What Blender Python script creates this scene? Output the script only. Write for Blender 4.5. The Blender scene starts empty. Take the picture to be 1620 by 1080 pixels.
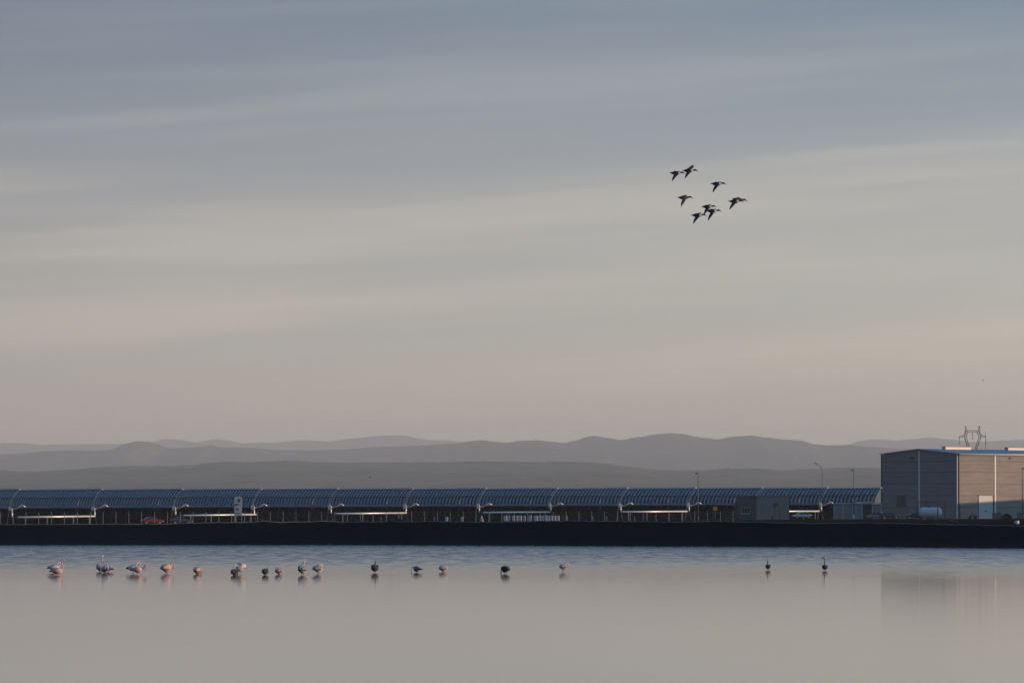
import bpy, bmesh, math, random
from mathutils import Vector, Matrix

S = bpy.context.scene
C = S.collection
R = math.radians
rnd = random.Random(11)

# ------------------------------------------------------------------ camera
F = 8000.0            # focal length in photo pixels (photo 1620 x 1080)
CAMZ = 3.62
PITCH = math.atan(260.0 / F)
cam = bpy.data.cameras.new('camera')
cam.sensor_fit = 'HORIZONTAL'
cam.sensor_width = 36.0
cam.lens = 36.0 * F / 1620.0
cam.clip_start = 0.5
cam.clip_end = 160000.0
camo = bpy.data.objects.new('camera', cam)
C.objects.link(camo)
camo.location = (0, 0, CAMZ)
camo.rotation_euler = (math.pi / 2 + PITCH, 0, 0)
S.camera = camo

# ------------------------------------------------------------------ sun and sky
SUN_EL = R(3.2)
SUN_AZ = R(98.0)      # clockwise from +Y
sv = Vector((math.sin(SUN_AZ) * math.cos(SUN_EL), math.cos(SUN_AZ) * math.cos(SUN_EL), math.sin(SUN_EL)))
sl = bpy.data.lights.new('sun', 'SUN')
sl.energy = 3.4
sl.angle = R(0.6)
sl.color = (1.0, 0.66, 0.42)
so = bpy.data.objects.new('sun', sl)
C.objects.link(so)
so.rotation_euler = (-sv).to_track_quat('-Z', 'Y').to_euler()
so.location = (300, 0, 200)

W = bpy.data.worlds.new('World')
S.world = W
W.use_nodes = True


SEED = 2.9


def build_sky():
    nt = W.node_tree
    N, L = nt.nodes, nt.links
    N.clear()
    out = N.new('ShaderNodeOutputWorld')
    bg = N.new('ShaderNodeBackground')
    bg.inputs['Strength'].default_value = 0.1
    L.new(bg.outputs[0], out.inputs[0])
    sky = N.new('ShaderNodeTexSky')
    sky.sky_type = 'NISHITA'
    sky.sun_disc = False
    sky.sun_elevation = SUN_EL
    sky.sun_rotation = SUN_AZ
    sky.altitude = 100
    sky.air_density = 1.0
    sky.dust_density = 1.5
    sky.ozone_density = 2.0
    tc = N.new('ShaderNodeTexCoord')
    sp = N.new('ShaderNodeSeparateXYZ')
    L.new(tc.outputs['Generated'], sp.inputs[0])

    def math_(op, a, b=None, c=None):
        m = N.new('ShaderNodeMath')
        m.operation = op
        for i, v in enumerate((a, b, c)):
            if v is None:
                continue
            if isinstance(v, (int, float)):
                m.inputs[i].default_value = v
            else:
                L.new(v, m.inputs[i])
        return m.outputs[0]
    az = math_('ARCTAN2', sp.outputs['X'], sp.outputs['Y'])
    el = math_('ARCSINE', sp.outputs['Z'])
    eld = math_('MULTIPLY', el, 180 / math.pi)
    azd = math_('MULTIPLY', az, 180 / math.pi)
    # thin high cloud veil: colour follows the height above the horizon all round
    rp = N.new('ShaderNodeValToRGB')
    cr = rp.color_ramp
    stops = [(0.0, (.385, .312, .234)), (0.8, (.412, .358, .264)), (1.8, (.402, .394, .338)), (2.7, (.332, .344, .336)),
             (3.6, (.266, .286, .308)), (4.6, (.160, .208, .268)), (5.8, (.096, .152, .234)), (9.0, (.076, .158, .280)), (20.0, (.044, .160, .375))]
    cr.elements[0].position = 0
    cr.elements[0].color = stops[0][1] + (1,)
    cr.elements[1].position = 1.0
    cr.elements[1].color = stops[-1][1] + (1,)
    for d, c in stops[1:-1]:
        e = cr.elements.new(d / 20.0)
        e.color = c + (1,)
    L.new(math_('DIVIDE', eld, 20.0), rp.inputs[0])
    # streaks: long flat bands of cloud, slightly tilted

    def streak(sx, sz, tilt, seed, detail, rough):
        cb = N.new('ShaderNodeCombineXYZ')
        L.new(math_('MULTIPLY', azd, sx), cb.inputs[0])
        L.new(math_('MULTIPLY', math_('MULTIPLY_ADD', azd, -tilt, eld), sz), cb.inputs[1])
        cb.inputs[2].default_value = seed
        n = N.new('ShaderNodeTexNoise')
        n.inputs['Scale'].default_value = 1.0
        n.inputs['Detail'].default_value = detail
        n.inputs['Roughness'].default_value = rough
        n.inputs['Distortion'].default_value = 0.3
        L.new(cb.outputs[0], n.inputs['Vector'])
        return n.outputs['Fac']
    s1 = streak(.09, 1.35, .05, SEED, 2, .45)
    s2 = streak(.20, 3.8, .055, SEED * 3, 5, .6)
    st = math_('ADD', math_('MULTIPLY', s1, .70), math_('MULTIPLY', s2, .30))
    mr = N.new('ShaderNodeMapRange')
    mr.inputs['From Min'].default_value = .40
    mr.inputs['From Max'].default_value = .62
    mr.inputs['To Min'].default_value = -1.0
    mr.inputs['To Max'].default_value = 1.0
    L.new(st, mr.inputs['Value'])
    # streak strength fades near the horizon and high up
    amp = N.new('ShaderNodeMapRange')
    amp.inputs['From Min'].default_value = .5
    amp.inputs['From Max'].default_value = 2.2
    amp.inputs['To Min'].default_value = .02
    amp.inputs['To Max'].default_value = 1.0
    L.new(eld, amp.inputs['Value'])
    fade = N.new('ShaderNodeMapRange')
    fade.inputs['From Min'].default_value = 3.0
    fade.inputs['From Max'].default_value = 6.0
    fade.inputs['To Min'].default_value = 1.0
    fade.inputs['To Max'].default_value = .55
    L.new(eld, fade.inputs['Value'])
    k = math_('MULTIPLY', math_('MULTIPLY', mr.outputs[0], amp.outputs[0]), fade.outputs[0])
    vm = N.new('ShaderNodeVectorMath')
    vm.operation = 'SCALE'
    L.new(rp.outputs['Color'], vm.inputs[0])
    # the sky brightens evenly towards the side of the sun
    side = N.new('ShaderNodeMapRange')
    side.inputs['From Min'].default_value = -.27
    side.inputs['From Max'].default_value = .44
    side.inputs['To Min'].default_value = .54
    side.inputs['To Max'].default_value = 1.75
    hx = math_('ADD', math_('MULTIPLY', sp.outputs['X'], math.sin(SUN_AZ)), math_('MULTIPLY', sp.outputs['Y'], 0.0))
    L.new(hx, side.inputs['Value'])
    L.new(math_('MULTIPLY', side.outputs[0], math_('MULTIPLY_ADD', k, .07, 1.0)), vm.inputs['Scale'])
    tone = N.new('ShaderNodeMix')
    tone.data_type = 'RGBA'
    tone.inputs[6].default_value = (.955, 1.0, 1.14, 1)
    tone.inputs[7].default_value = (1.10, 1.0, .72, 1)
    tf = N.new('ShaderNodeMapRange')
    tf.inputs['From Min'].default_value = -.40
    tf.inputs['From Max'].default_value = .50
    L.new(hx, tf.inputs['Value'])
    L.new(tf.outputs[0], tone.inputs[0])
    tv = N.new('ShaderNodeVectorMath')
    tv.operation = 'MULTIPLY'
    L.new(vm.outputs[0], tv.inputs[0])
    L.new(tone.outputs[2], tv.inputs[1])
    warm = N.new('ShaderNodeMix')
    warm.data_type = 'RGBA'
    warm.blend_type = 'ADD'
    L.new(math_('MAXIMUM', k, 0.0), warm.inputs[0])
    L.new(tv.outputs[0], warm.inputs[6])
    warm.inputs[7].default_value = (.052, .036, .013, 1)
    gap = N.new('ShaderNodeMix')
    gap.data_type = 'RGBA'
    gap.blend_type = 'MULTIPLY'
    L.new(math_('MAXIMUM', math_('MULTIPLY', k, -1.0), 0.0), gap.inputs[0])
    L.new(warm.outputs[2], gap.inputs[6])
    gap.inputs[7].default_value = (.93, .985, 1.03, 1)
    sc = N.new('ShaderNodeVectorMath')
    sc.operation = 'SCALE'
    L.new(gap.outputs[2], sc.inputs[0])
    sc.inputs['Scale'].default_value = 10.0
    mx = N.new('ShaderNodeMix')
    mx.data_type = 'RGBA'
    cov = N.new('ShaderNodeMapRange')
    cov.inputs['From Min'].default_value = 6
    cov.inputs['From Max'].default_value = 60
    cov.inputs['To Min'].default_value = .88
    cov.inputs['To Max'].default_value = .55
    L.new(eld, cov.inputs['Value'])
    L.new(cov.outputs[0], mx.inputs[0])
    L.new(sky.outputs[0], mx.inputs[6])
    L.new(sc.outputs[0], mx.inputs[7])
    L.new(mx.outputs[2], bg.inputs['Color'])


build_sky()
S.view_settings.view_transform = 'Standard'
S.view_settings.look = 'None'
S.view_settings.exposure = 0.62
S.view_settings.gamma = 1.0
S.view_settings.use_curve_mapping = False
S.render.engine = 'CYCLES'
S.cycles.use_denoising = True
S.cycles.max_bounces = 8
S.cycles.volume_bounces = 2
S.cycles.transparent_max_bounces = 8

# ------------------------------------------------------------------ helpers
ct, stn = math.cos(PITCH), math.sin(PITCH)


def at(px, py, Y):
    u = (px - 810.0) / F
    v = (540.0 - py) / F
    k = Y / (ct - stn * v)
    return Vector((u * k, Y, CAMZ + (stn + ct * v) * k))


def X_(px, Y, py=815):
    return at(px, py, Y).x


def Z_(py, Y):
    return at(810, py, Y).z


def interp(tab, x):
    if x <= tab[0][0]:
        return tab[0][1]
    for (a, b), (c, d) in zip(tab, tab[1:]):
        if x <= c:
            t = (x - a) / (c - a)
            t2 = t * t * (3 - 2 * t)
            t = .5 * t + .5 * t2
            return b + (d - b) * t
    return tab[-1][1]


def ground_z(X, Y):
    """height of the plain behind the embankment"""
    u = X / 1100.0 * F + 810.0
    u = min(max(u, -300), 1800)
    zf = -.30 + 1.12 * max(0, min(1, (u - 150) / 1200.0))
    if Y > 1100:
        zr = zf * .35
        t = min(1, (Y - 1100) / 180.0)
        return zf + (zr - zf) * t
    zc = 1.86
    t = max(0, min(1, (Y - 476) / (1100 - 476)))
    p = .34 + .62 * max(0, min(1, (u - 900) / 450.0))
    return zc + (zf - zc) * t ** p


MATS = {}


def mat(name, col, rough=.7, metal=0.0, noise=0.0, nscale=5.0, spec=.5, bump=0.0, bscale=20.0, stretch=None, col2=None):
    if name in MATS:
        return MATS[name]
    m = bpy.data.materials.new(name)
    m.use_nodes = True
    nt = m.node_tree
    b = nt.nodes['Principled BSDF']
    b.inputs['Base Color'].default_value = tuple(col) + (1,)
    b.inputs['Roughness'].default_value = rough
    b.inputs['Metallic'].default_value = metal
    b.inputs['Specular IOR Level'].default_value = spec
    if noise or bump:
        tc = nt.nodes.new('ShaderNodeTexCoord')
        mp = nt.nodes.new('ShaderNodeMapping')
        if stretch:
            mp.inputs['Scale'].default_value = stretch
        nt.links.new(tc.outputs['Object'], mp.inputs[0])
    if noise:
        n = nt.nodes.new('ShaderNodeTexNoise')
        n.inputs['Scale'].default_value = nscale
        n.inputs['Detail'].default_value = 6
        n.inputs['Roughness'].default_value = .65
        nt.links.new(mp.outputs[0], n.inputs['Vector'])
        rp = nt.nodes.new('ShaderNodeValToRGB')
        lo = tuple(max(0, c * (1 - noise)) for c in col)
        hi = tuple(min(1, c * (1 + noise)) for c in (col2 or col))
        rp.color_ramp.elements[0].position = .3
        rp.color_ramp.elements[1].position = .7
        rp.color_ramp.elements[0].color = lo + (1,)
        rp.color_ramp.elements[1].color = hi + (1,)
        nt.links.new(n.outputs['Fac'], rp.inputs[0])
        nt.links.new(rp.outputs[0], b.inputs['Base Color'])
    if bump:
        n2 = nt.nodes.new('ShaderNodeTexNoise')
        n2.inputs['Scale'].default_value = bscale
        n2.inputs['Detail'].default_value = 5
        nt.links.new(mp.outputs[0], n2.inputs['Vector'])
        bp = nt.nodes.new('ShaderNodeBump')
        bp.inputs['Strength'].default_value = bump
        bp.inputs['Distance'].default_value = .05
        nt.links.new(n2.outputs['Fac'], bp.inputs['Height'])
        nt.links.new(bp.outputs[0], b.inputs['Normal'])
    MATS[name] = m
    return m


class MB:
    def __init__(self):
        self.v, self.f, self.mi, self.sm = [], [], [], []

    def add(self, verts, faces, mi=0, smooth=False):
        o = len(self.v)
        self.v += [tuple(p) for p in verts]
        for f in faces:
            self.f.append(tuple(i + o for i in f))
            self.mi.append(mi)
            self.sm.append(smooth)
        return self

    def box(self, c, s, rz=0.0, mi=0, ry=0.0, rx=0.0):
        M = Matrix.Rotation(rz, 3, 'Z') @ Matrix.Rotation(ry, 3, 'Y') @ Matrix.Rotation(rx, 3, 'X')
        c = Vector(c)
        vs = []
        for z in (-.5, .5):
            for x, y in ((-.5, -.5), (.5, -.5), (.5, .5), (-.5, .5)):
                vs.append(c + M @ Vector((x * s[0], y * s[1], z * s[2])))
        return self.add(vs, [(3, 2, 1, 0), (4, 5, 6, 7), (0, 1, 5, 4), (1, 2, 6, 5), (2, 3, 7, 6), (3, 0, 4, 7)], mi)

    def bar(self, a, b, w, mi=0, d=None, smooth=False):
        return self.tube([a, b], [w, w], 4, mi, smooth=smooth)

    def tube(self, pts, rad, n=8, mi=0, cap=True, smooth=True, up=(0, 0, 1), mis=None):
        """sweep a ring along pts; rad: radius or (side, vertical) radii"""
        pts = [Vector(p) for p in pts]
        if not isinstance(rad, (list, tuple)):
            rad = [rad] * len(pts)
        vs = []
        prev = None
        for i, p in enumerate(pts):
            a = pts[max(0, i - 1)]
            b = pts[min(len(pts) - 1, i + 1)]
            t = (b - a).normalized() if (b - a).length > 1e-9 else Vector((1, 0, 0))
            if prev is None:
                u = Vector(up)
                if abs(u.dot(t)) > .95:
                    u = Vector((1, 0, 0)) if abs(t.x) < .9 else Vector((0, 1, 0))
                s = t.cross(u).normalized()
            else:
                s = (prev - t * prev.dot(t)).normalized()
            prev = s
            w = s.cross(t).normalized()
            r = rad[i]
            rs, rw = (r if isinstance(r, (list, tuple)) else (r, r))
            for k in range(n):
                th = 2 * math.pi * (k + .5) / n
                vs.append(p + s * math.cos(th) * rs + w * math.sin(th) * rw)
        o = len(self.v)
        self.v += [tuple(p) for p in vs]
        for i in range(len(pts) - 1):
            for k in range(n):
                k2 = (k + 1) % n
                self.f.append((o + i * n + k, o + i * n + k2, o + (i + 1) * n + k2, o + (i + 1) * n + k))
                self.mi.append(mis[i] if mis else mi)
                self.sm.append(smooth)
        if cap:
            self.f.append(tuple(o + k for k in reversed(range(n))))
            self.mi.append(mis[0] if mis else mi)
            self.sm.append(False)
            self.f.append(tuple(o + (len(pts) - 1) * n + k for k in range(n)))
            self.mi.append(mis[-1] if mis else mi)
            self.sm.append(False)
        return self

    def mesh(self, name, mats):
        me = bpy.data.meshes.new(name)
        me.from_pydata(self.v, [], self.f)
        if not isinstance(mats, (list, tuple)):
            mats = [mats]
        for m in mats:
            me.materials.append(m)
        me.polygons.foreach_set('material_index', self.mi)
        me.polygons.foreach_set('use_smooth', self.sm)
        me.update()
        return me

    def build(self, name, mats, parent=None):
        return link(name, self.mesh(name, mats), parent)


def link(name, me, parent=None, loc=None, rz=None):
    o = bpy.data.objects.new(name, me)
    C.objects.link(o)
    if parent is not None:
        o.parent = parent
    if loc is not None:
        o.location = loc
    if rz is not None:
        o.rotation_euler = (0, 0, rz)
    return o


def tag(o, label=None, cat=None, group=None, kind=None):
    if label:
        o['label'] = label
    if cat:
        o['category'] = cat
    if group:
        o['group'] = group
    if kind:
        o['kind'] = kind
    return o


def thing(name, label, cat, loc, rz=0.0, group=None):
    o = bpy.data.objects.new(name, None)
    C.objects.link(o)
    o.location = loc
    o.rotation_euler = (0, 0, rz)
    o.empty_display_size = .2
    return tag(o, label, cat, group)


def copy_tree(o, parent=None):
    c = o.copy()
    C.objects.link(c)
    if parent is not None:
        c.parent = parent
    for ch in list(o.children):
        copy_tree(ch, c)
    return c


def catmull(pts, n):
    """pts: list of tuples of equal length"""
    out = []
    m = len(pts)
    for i in range(m - 1):
        p0 = pts[max(0, i - 1)]
        p1, p2 = pts[i], pts[i + 1]
        p3 = pts[min(m - 1, i + 2)]
        for k in range(n):
            t = k / n
            out.append(tuple(.5 * ((2 * b) + (-a + c) * t + (2 * a - 5 * b + 4 * c - d) * t * t + (-a + 3 * b - 3 * c + d) * t ** 3)
                             for a, b, c, d in zip(p0, p1, p2, p3)))
    out.append(tuple(pts[-1]))
    return out


# ------------------------------------------------------------------ terrain, water, hills
CREST = [(-400, 829), (0, 829.5), (160, 829), (250, 828.5), (330, 826.5), (400, 826), (412, 823.8), (440, 826), (485, 825), (500, 824.2),
         (560, 825.5), (620, 825), (680, 824.6), (740, 825.4), (800, 825.6), (850, 824.6), (900, 823.6), (950, 824), (1010, 825), (1080, 825.6),
         (1130, 824.3), (1180, 825.4), (1250, 826.8), (1290, 827.6), (1350, 827), (1380, 826.8), (1420, 827.6), (1480, 829), (1540, 830), (1620, 831.5), (2000, 833)]
SHORE = [(-400, 861.5), (0, 861.4), (540, 861.0), (810, 862.0), (1080, 863.4), (1350, 864.3), (1620, 866.4), (2000, 868)]


def shore_Y(u):
    return CAMZ * F / (interp(SHORE, u) - 800.0)


liner = mat('black_pond_liner', (.0035, .004, .005), rough=.6, spec=.03, noise=.25, nscale=.3, bump=.25, bscale=1.2)


def build_embankment():
    mb = MB()
    us = [(-400 + i * 4) for i in range(601)]
    prof = [(-.9, -.02), (0.0, 0.0), (.35, .30), (.7, .68), (.88, .90), (.95, .965), (1.0, .99), (1.08, 1.0), (1.5, .985), (2.2, .93)]
    wob = random.Random(3)
    ph = [wob.uniform(0, 6.28) for _ in range(6)]
    for u in us:
        Yb = shore_Y(u)
        Yc = Yb + 5.0
        zc = Z_(interp(CREST, u), Yc + .4) + .012 * math.sin(u * .11 + ph[0]) + .012 * math.sin(u * .27 + ph[1]) + .008 * math.sin(u * .61 + ph[2])
        X = (u - 810.0) / F * Yb
        for a, b in prof:
            z = b * zc if b >= 0 else -.4
            z += .02 * math.sin(u * .19 + a * 7) * (1 if .1 < b < .95 else 0)
            mb.v.append((X, Yb + a * 5.0, z))
    n = len(prof)
    for i in range(len(us) - 1):
        for k in range(n - 1):
            a = i * n + k
            mb.f.append((a, a + n, a + n + 1, a + 1))
            mb.mi.append(0)
            mb.sm.append(True)
    e = tag(mb.build('embankment', liner), kind='structure')
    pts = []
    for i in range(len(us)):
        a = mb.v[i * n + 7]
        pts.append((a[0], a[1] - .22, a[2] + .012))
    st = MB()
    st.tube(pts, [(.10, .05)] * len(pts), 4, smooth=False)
    st.build('crest_glint', mat('crest_glint_pale', (.17, .18, .19), rough=.6, noise=.5, nscale=.25), e)  # pale strip painted in for the sky's glint along the crest
    return e


build_embankment()


def ground_material():
    m = bpy.data.materials.new('dry_earth')
    m.use_nodes = True
    nt = m.node_tree
    b = nt.nodes['Principled BSDF']
    b.inputs['Roughness'].default_value = .95
    b.inputs['Specular IOR Level'].default_value = 0
    tc = nt.nodes.new('ShaderNodeTexCoord')
    n = nt.nodes.new('ShaderNodeTexNoise')
    n.inputs['Scale'].default_value = .12
    n.inputs['Detail'].default_value = 10
    n.inputs['Roughness'].default_value = .7
    nt.links.new(tc.outputs['Object'], n.inputs['Vector'])
    rp = nt.nodes.new('ShaderNodeValToRGB')
    rp.color_ramp.elements[0].position = .35
    rp.color_ramp.elements[1].position = .68
    rp.color_ramp.elements[0].color = (.012, .011, .009, 1)
    rp.color_ramp.elements[1].color = (.038, .030, .023, 1)
    nt.links.new(n.outputs['Fac'], rp.inputs[0])
    nt.links.new(rp.outputs[0], b.inputs['Base Color'])
    return m


def build_ground():
    Ys = [-1500, -200, 100, 400, 470, 478, 482, 488, 495, 505, 520, 540, 565, 600, 640, 690, 750, 820, 900, 980, 1050, 1100, 1150, 1250, 1500, 2000, 3000, 4200, 8000, 14000, 22000, 34000, 51000]
    Xs = [-18500, -9000, -5000, -2500, -1200, -700, -400, -300] + [-260 + i * 10 for i in range(53)] + [300, 400, 700, 1200, 2500, 5000, 9000, 18500]
    mb = MB()
    for y in Ys:
        for x in Xs:
            if y < 480:
                # the bed of the pond lies below the water
                z = -1.2
            elif abs(x) > 1000:
                z = ground_z(x, y) if y > 1100 else max(-.3, ground_z(x, y)) - .05
            else:
                z = ground_z(x, y) - .03
            mb.v.append((x, y, z))
    nx = len(Xs)
    for j in range(len(Ys) - 1):
        for i in range(nx - 1):
            a = j * nx + i
            mb.f.append((a, a + 1, a + nx + 1, a + nx))
            mb.mi.append(0)
            mb.sm.append(True)
    return tag(mb.build('ground', ground_material()), kind='structure')


build_ground()


def water_material():
    m = bpy.data.materials.new('pond_water')
    m.use_nodes = True
    nt = m.node_tree
    N, L = nt.nodes, nt.links
    b = N['Principled BSDF']
    b.inputs['Base Color'].default_value = (.045, .043, .040, 1)
    b.inputs['IOR'].default_value = 1.333
    tc = N.new('ShaderNodeTexCoord')
    sp = N.new('ShaderNodeSeparateXYZ')
    L.new(tc.outputs['Object'], sp.inputs[0])
    # calm sheltered water near, wind ripples towards the far bank (edge of the breeze is ragged)
    mp = N.new('ShaderNodeMapping')
    mp.inputs['Scale'].default_value = (.05, .012, 1)
    L.new(tc.outputs['Object'], mp.inputs[0])
    n0 = N.new('ShaderNodeTexNoise')
    n0.inputs['Scale'].default_value = 1
    n0.inputs['Detail'].default_value = 5
    L.new(mp.outputs[0], n0.inputs['Vector'])
    ad = N.new('ShaderNodeMath')
    ad.operation = 'MULTIPLY_ADD'
    L.new(n0.outputs['Fac'], ad.inputs[0])
    ad.inputs[1].default_value = 70
    L.new(sp.outputs['Y'], ad.inputs[2])
    wind = N.new('ShaderNodeMapRange')
    wind.interpolation_type = 'SMOOTHSTEP'
    wind.inputs['From Min'].default_value = 268
    wind.inputs['From Max'].default_value = 425
    L.new(ad.outputs[0], wind.inputs['Value'])
    # small capillary patches
    mp2 = N.new('ShaderNodeMapping')
    mp2.inputs['Scale'].default_value = (.9, .11, 1)
    L.new(tc.outputs['Object'], mp2.inputs[0])
    n1 = N.new('ShaderNodeTexNoise')
    n1.inputs['Scale'].default_value = 1
    n1.inputs['Detail'].default_value = 4
    n1.inputs['Roughness'].default_value = .6
    L.new(mp2.outputs[0], n1.inputs['Vector'])
    pr = N.new('ShaderNodeMapRange')
    pr.inputs['From Min'].default_value = .35
    pr.inputs['From Max'].default_value = .7
    pr.inputs['To Min'].default_value = .14
    pr.inputs['To Max'].default_value = .34
    L.new(n1.outputs['Fac'], pr.inputs['Value'])
    mx = N.new('ShaderNodeMix')
    mx.data_type = 'FLOAT'
    L.new(wind.outputs[0], mx.inputs[0])
    mx.inputs[2].default_value = .060
    L.new(pr.outputs[0], mx.inputs[3])
    L.new(mx.outputs[0], b.inputs['Roughness'])
    # long low wavelets
    mp3 = N.new('ShaderNodeMapping')
    mp3.inputs['Scale'].default_value = (.35, .9, 1)
    L.new(tc.outputs['Object'], mp3.inputs[0])
    n2 = N.new('ShaderNodeTexNoise')
    n2.inputs['Scale'].default_value = 1
    n2.inputs['Detail'].default_value = 3
    L.new(mp3.outputs[0], n2.inputs['Vector'])
    bp = N.new('ShaderNodeBump')
    bp.inputs['Distance'].default_value = .02
    st_ = N.new('ShaderNodeMapRange')
    st_.inputs['To Min'].default_value = .045
    st_.inputs['To Max'].default_value = .30
    L.new(wind.outputs[0], st_.inputs['Value'])
    L.new(st_.outputs[0], bp.inputs['Strength'])
    L.new(n2.outputs['Fac'], bp.inputs['Height'])
    L.new(bp.outputs[0], b.inputs['Normal'])
    return m


wm = MB()
wm.add([(-420, 8, 0), (420, 8, 0), (420, 478, 0), (-420, 478, 0)], [(0, 1, 2, 3)])
tag(wm.build('water', water_material()), kind='structure')


def hill_material(name, a, b_, scale):
    m = bpy.data.materials.new(name)
    m.use_nodes = True
    nt = m.node_tree
    b = nt.nodes['Principled BSDF']
    b.inputs['Roughness'].default_value = 1
    b.inputs['Specular IOR Level'].default_value = 0
    tc = nt.nodes.new('ShaderNodeTexCoord')
    mp = nt.nodes.new('ShaderNodeMapping')
    mp.inputs['Scale'].default_value = (1, .35, 1)
    nt.links.new(tc.outputs['Object'], mp.inputs[0])
    n = nt.nodes.new('ShaderNodeTexNoise')
    n.inputs['Scale'].default_value = scale
    n.inputs['Detail'].default_value = 9
    n.inputs['Roughness'].default_value = .68
    nt.links.new(mp.outputs[0], n.inputs['Vector'])
    rp = nt.nodes.new('ShaderNodeValToRGB')
    rp.color_ramp.elements[0].position = .38
    rp.color_ramp.elements[1].position = .66
    rp.color_ramp.elements[0].color = a + (1,)
    rp.color_ramp.elements[1].color = b_ + (1,)
    nt.links.new(n.outputs['Fac'], rp.inputs[0])
    nt.links.new(rp.outputs[0], b.inputs['Base Color'])
    return m


RIDGE_NEAR = [(-700, 738), (-300, 744), (0, 743.5), (30, 746), (60, 746), (120, 742), (175, 738), (210, 737), (250, 738), (270, 738), (300, 736), (340, 732), (370, 730), (400, 731),
              (430, 730), (465, 729), (500, 731), (540, 732), (600, 731.5), (650, 731.5), (700, 731), (760, 729.5), (800, 730), (850, 731),
              (890, 730), (930, 731.5), (960, 733.5), (1000, 739), (1040, 743), (1080, 745), (1110, 744), (1160, 741.5), (1200, 741.5),
              (1240, 744), (1290, 741.5), (1340, 740), (1380, 740), (1440, 742), (1620, 745), (2300, 738)]
RIDGE_MID = [(-700, 712), (-200, 720), (0, 719), (40, 717), (70, 713.5), (100, 712), (150, 713), (178, 710.5), (198, 702), (215, 698), (235, 698), (250, 703), (268, 709.5),
             (300, 708), (325, 706), (335, 704), (350, 708.5), (400, 708), (440, 712), (500, 712), (540, 711), (600, 707), (660, 705), (720, 701.5),
             (745, 697.5), (762, 695.8), (780, 698), (800, 700.5), (820, 697), (850, 696), (880, 699), (893, 700.5), (910, 697), (930, 690.5),
             (940, 689.2), (960, 692.5), (982, 696), (1010, 691), (1040, 686.5), (1060, 684.8), (1080, 686.5), (1110, 692), (1135, 694.8),
             (1160, 690.5), (1190, 688.8), (1210, 692), (1240, 695), (1265, 696.5), (1290, 703), (1310, 704.5), (1340, 704), (1380, 707), (1420, 710), (1620, 714), (2300, 704)]
RIDGE_FAR = [(-700, 696), (-200, 703), (0, 700.5), (25, 700.5), (60, 703), (120, 702.5), (180, 702), (240, 699), (258, 694.5), (282, 695.2), (310, 699.5), (340, 694.5), (360, 696.5),
             (382, 701), (430, 700), (480, 696), (520, 698), (560, 693), (600, 689.2), (620, 688.2), (640, 688.6), (660, 693), (680, 696.5), (700, 696),
             (740, 699), (790, 699), (850, 702), (1000, 703), (1200, 705), (1300, 704), (1340, 703), (1360, 697), (1380, 694.5), (1400, 695), (1420, 696.5),
             (1445, 694), (1470, 691.5), (1500, 695), (1540, 699), (1580, 697), (1620, 695.5), (2300, 700)]


def build_hills(name, ridge, Y0, front, back, m, seed, rough_px, treepx):
    r = random.Random(seed)
    ph = [(r.uniform(0, 6.28), r.uniform(.7, 1.3)) for _ in range(40)]

    def nz(x, y, f):
        s = 0
        for i in range(6):
            p, k = ph[i]
            q, k2 = ph[i + 6]
            s += math.sin(x * f * k * (1.6 ** i) + p + 1.7 * math.sin(y * f * k2 * (1.5 ** i) + q)) / (1.5 ** i)
        return s / 2.6
    us = [-700 + i * 1.6 for i in range(1876)]
    ts = [0, .08, .18, .3, .42, .54, .65, .75, .84, .91, .96, 1.0]
    bs = [.05, .15, .4, 1.0]
    mb = MB()
    pxm = Y0 / F
    rows = []
    for j, t in enumerate(ts):
        rows.append((Y0 - front * (1 - t), t))
    for b_ in bs:
        rows.append((Y0 + back * b_, 1 - b_ * .999))
    tree = random.Random(seed + 5)
    jit = [abs(tree.gauss(0, 1)) * treepx for _ in us]
    for j, (y, t) in enumerate(rows):
        for i, u in enumerate(us):
            x = (u - 810) / F * Y0
            h = Z_(interp(ridge, u), Y0)
            s = t ** 1.25
            z = h * s + rough_px * pxm * nz(x, y, .0009 * (9000 / Y0)) * (t * (1 - t)) * 3.4 * (1 if y <= Y0 else .2)
            if j == len(ts) - 1:
                z += jit[i] * pxm + .25 * rough_px * .25 * pxm * nz(x * 6, y, .0009 * (9000 / Y0))
            elif 0 < t < 1:
                z += jit[(i * 7 + j * 131) % len(us)] * pxm * .8
            mb.v.append((x, y, max(z, -1.0) - (3 if t <= .001 else 0)))
    n = len(us)
    for j in range(len(rows) - 1):
        for i in range(n - 1):
            a = j * n + i
            mb.f.append((a, a + 1, a + n + 1, a + n))
            mb.mi.append(0)
            mb.sm.append(True)
    return tag(mb.build(name, m), kind='structure')


build_hills('near_hills', RIDGE_NEAR, 18000, 6200, 2400, hill_material('scrub_hillside', (.030, .034, .020), (.21, .16, .085), .0035), 1, 9, .6)
build_hills('middle_hills', RIDGE_MID, 30000, 8000, 3500, hill_material('wooded_hillside', (.030, .034, .022), (.16, .13, .085), .0022), 2, 8, .3)
build_hills('far_hills', RIDGE_FAR, 47000, 10000, 3000, hill_material('distant_hillside', (.035, .037, .027), (.08, .07, .05), .002), 4, 4, .15)


def build_haze():
    m = bpy.data.materials.new('morning_haze')
    m.use_nodes = True
    nt = m.node_tree
    nt.nodes.clear()
    o = nt.nodes.new('ShaderNodeOutputMaterial')
    v = nt.nodes.new('ShaderNodeVolumePrincipled')
    v.inputs['Color'].default_value = (.96, 1.0, .99, 1)
    v.inputs['Density'].default_value = 3.65e-5
    v.inputs['Anisotropy'].default_value = 0.0
    nt.links.new(v.outputs[0], o.inputs['Volume'])
    mb = MB()
    mb.box((0, 24500, 448), (38000, 54000, 902))
    h = mb.build('haze', m)
    tag(h, kind='stuff')


build_haze()

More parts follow.
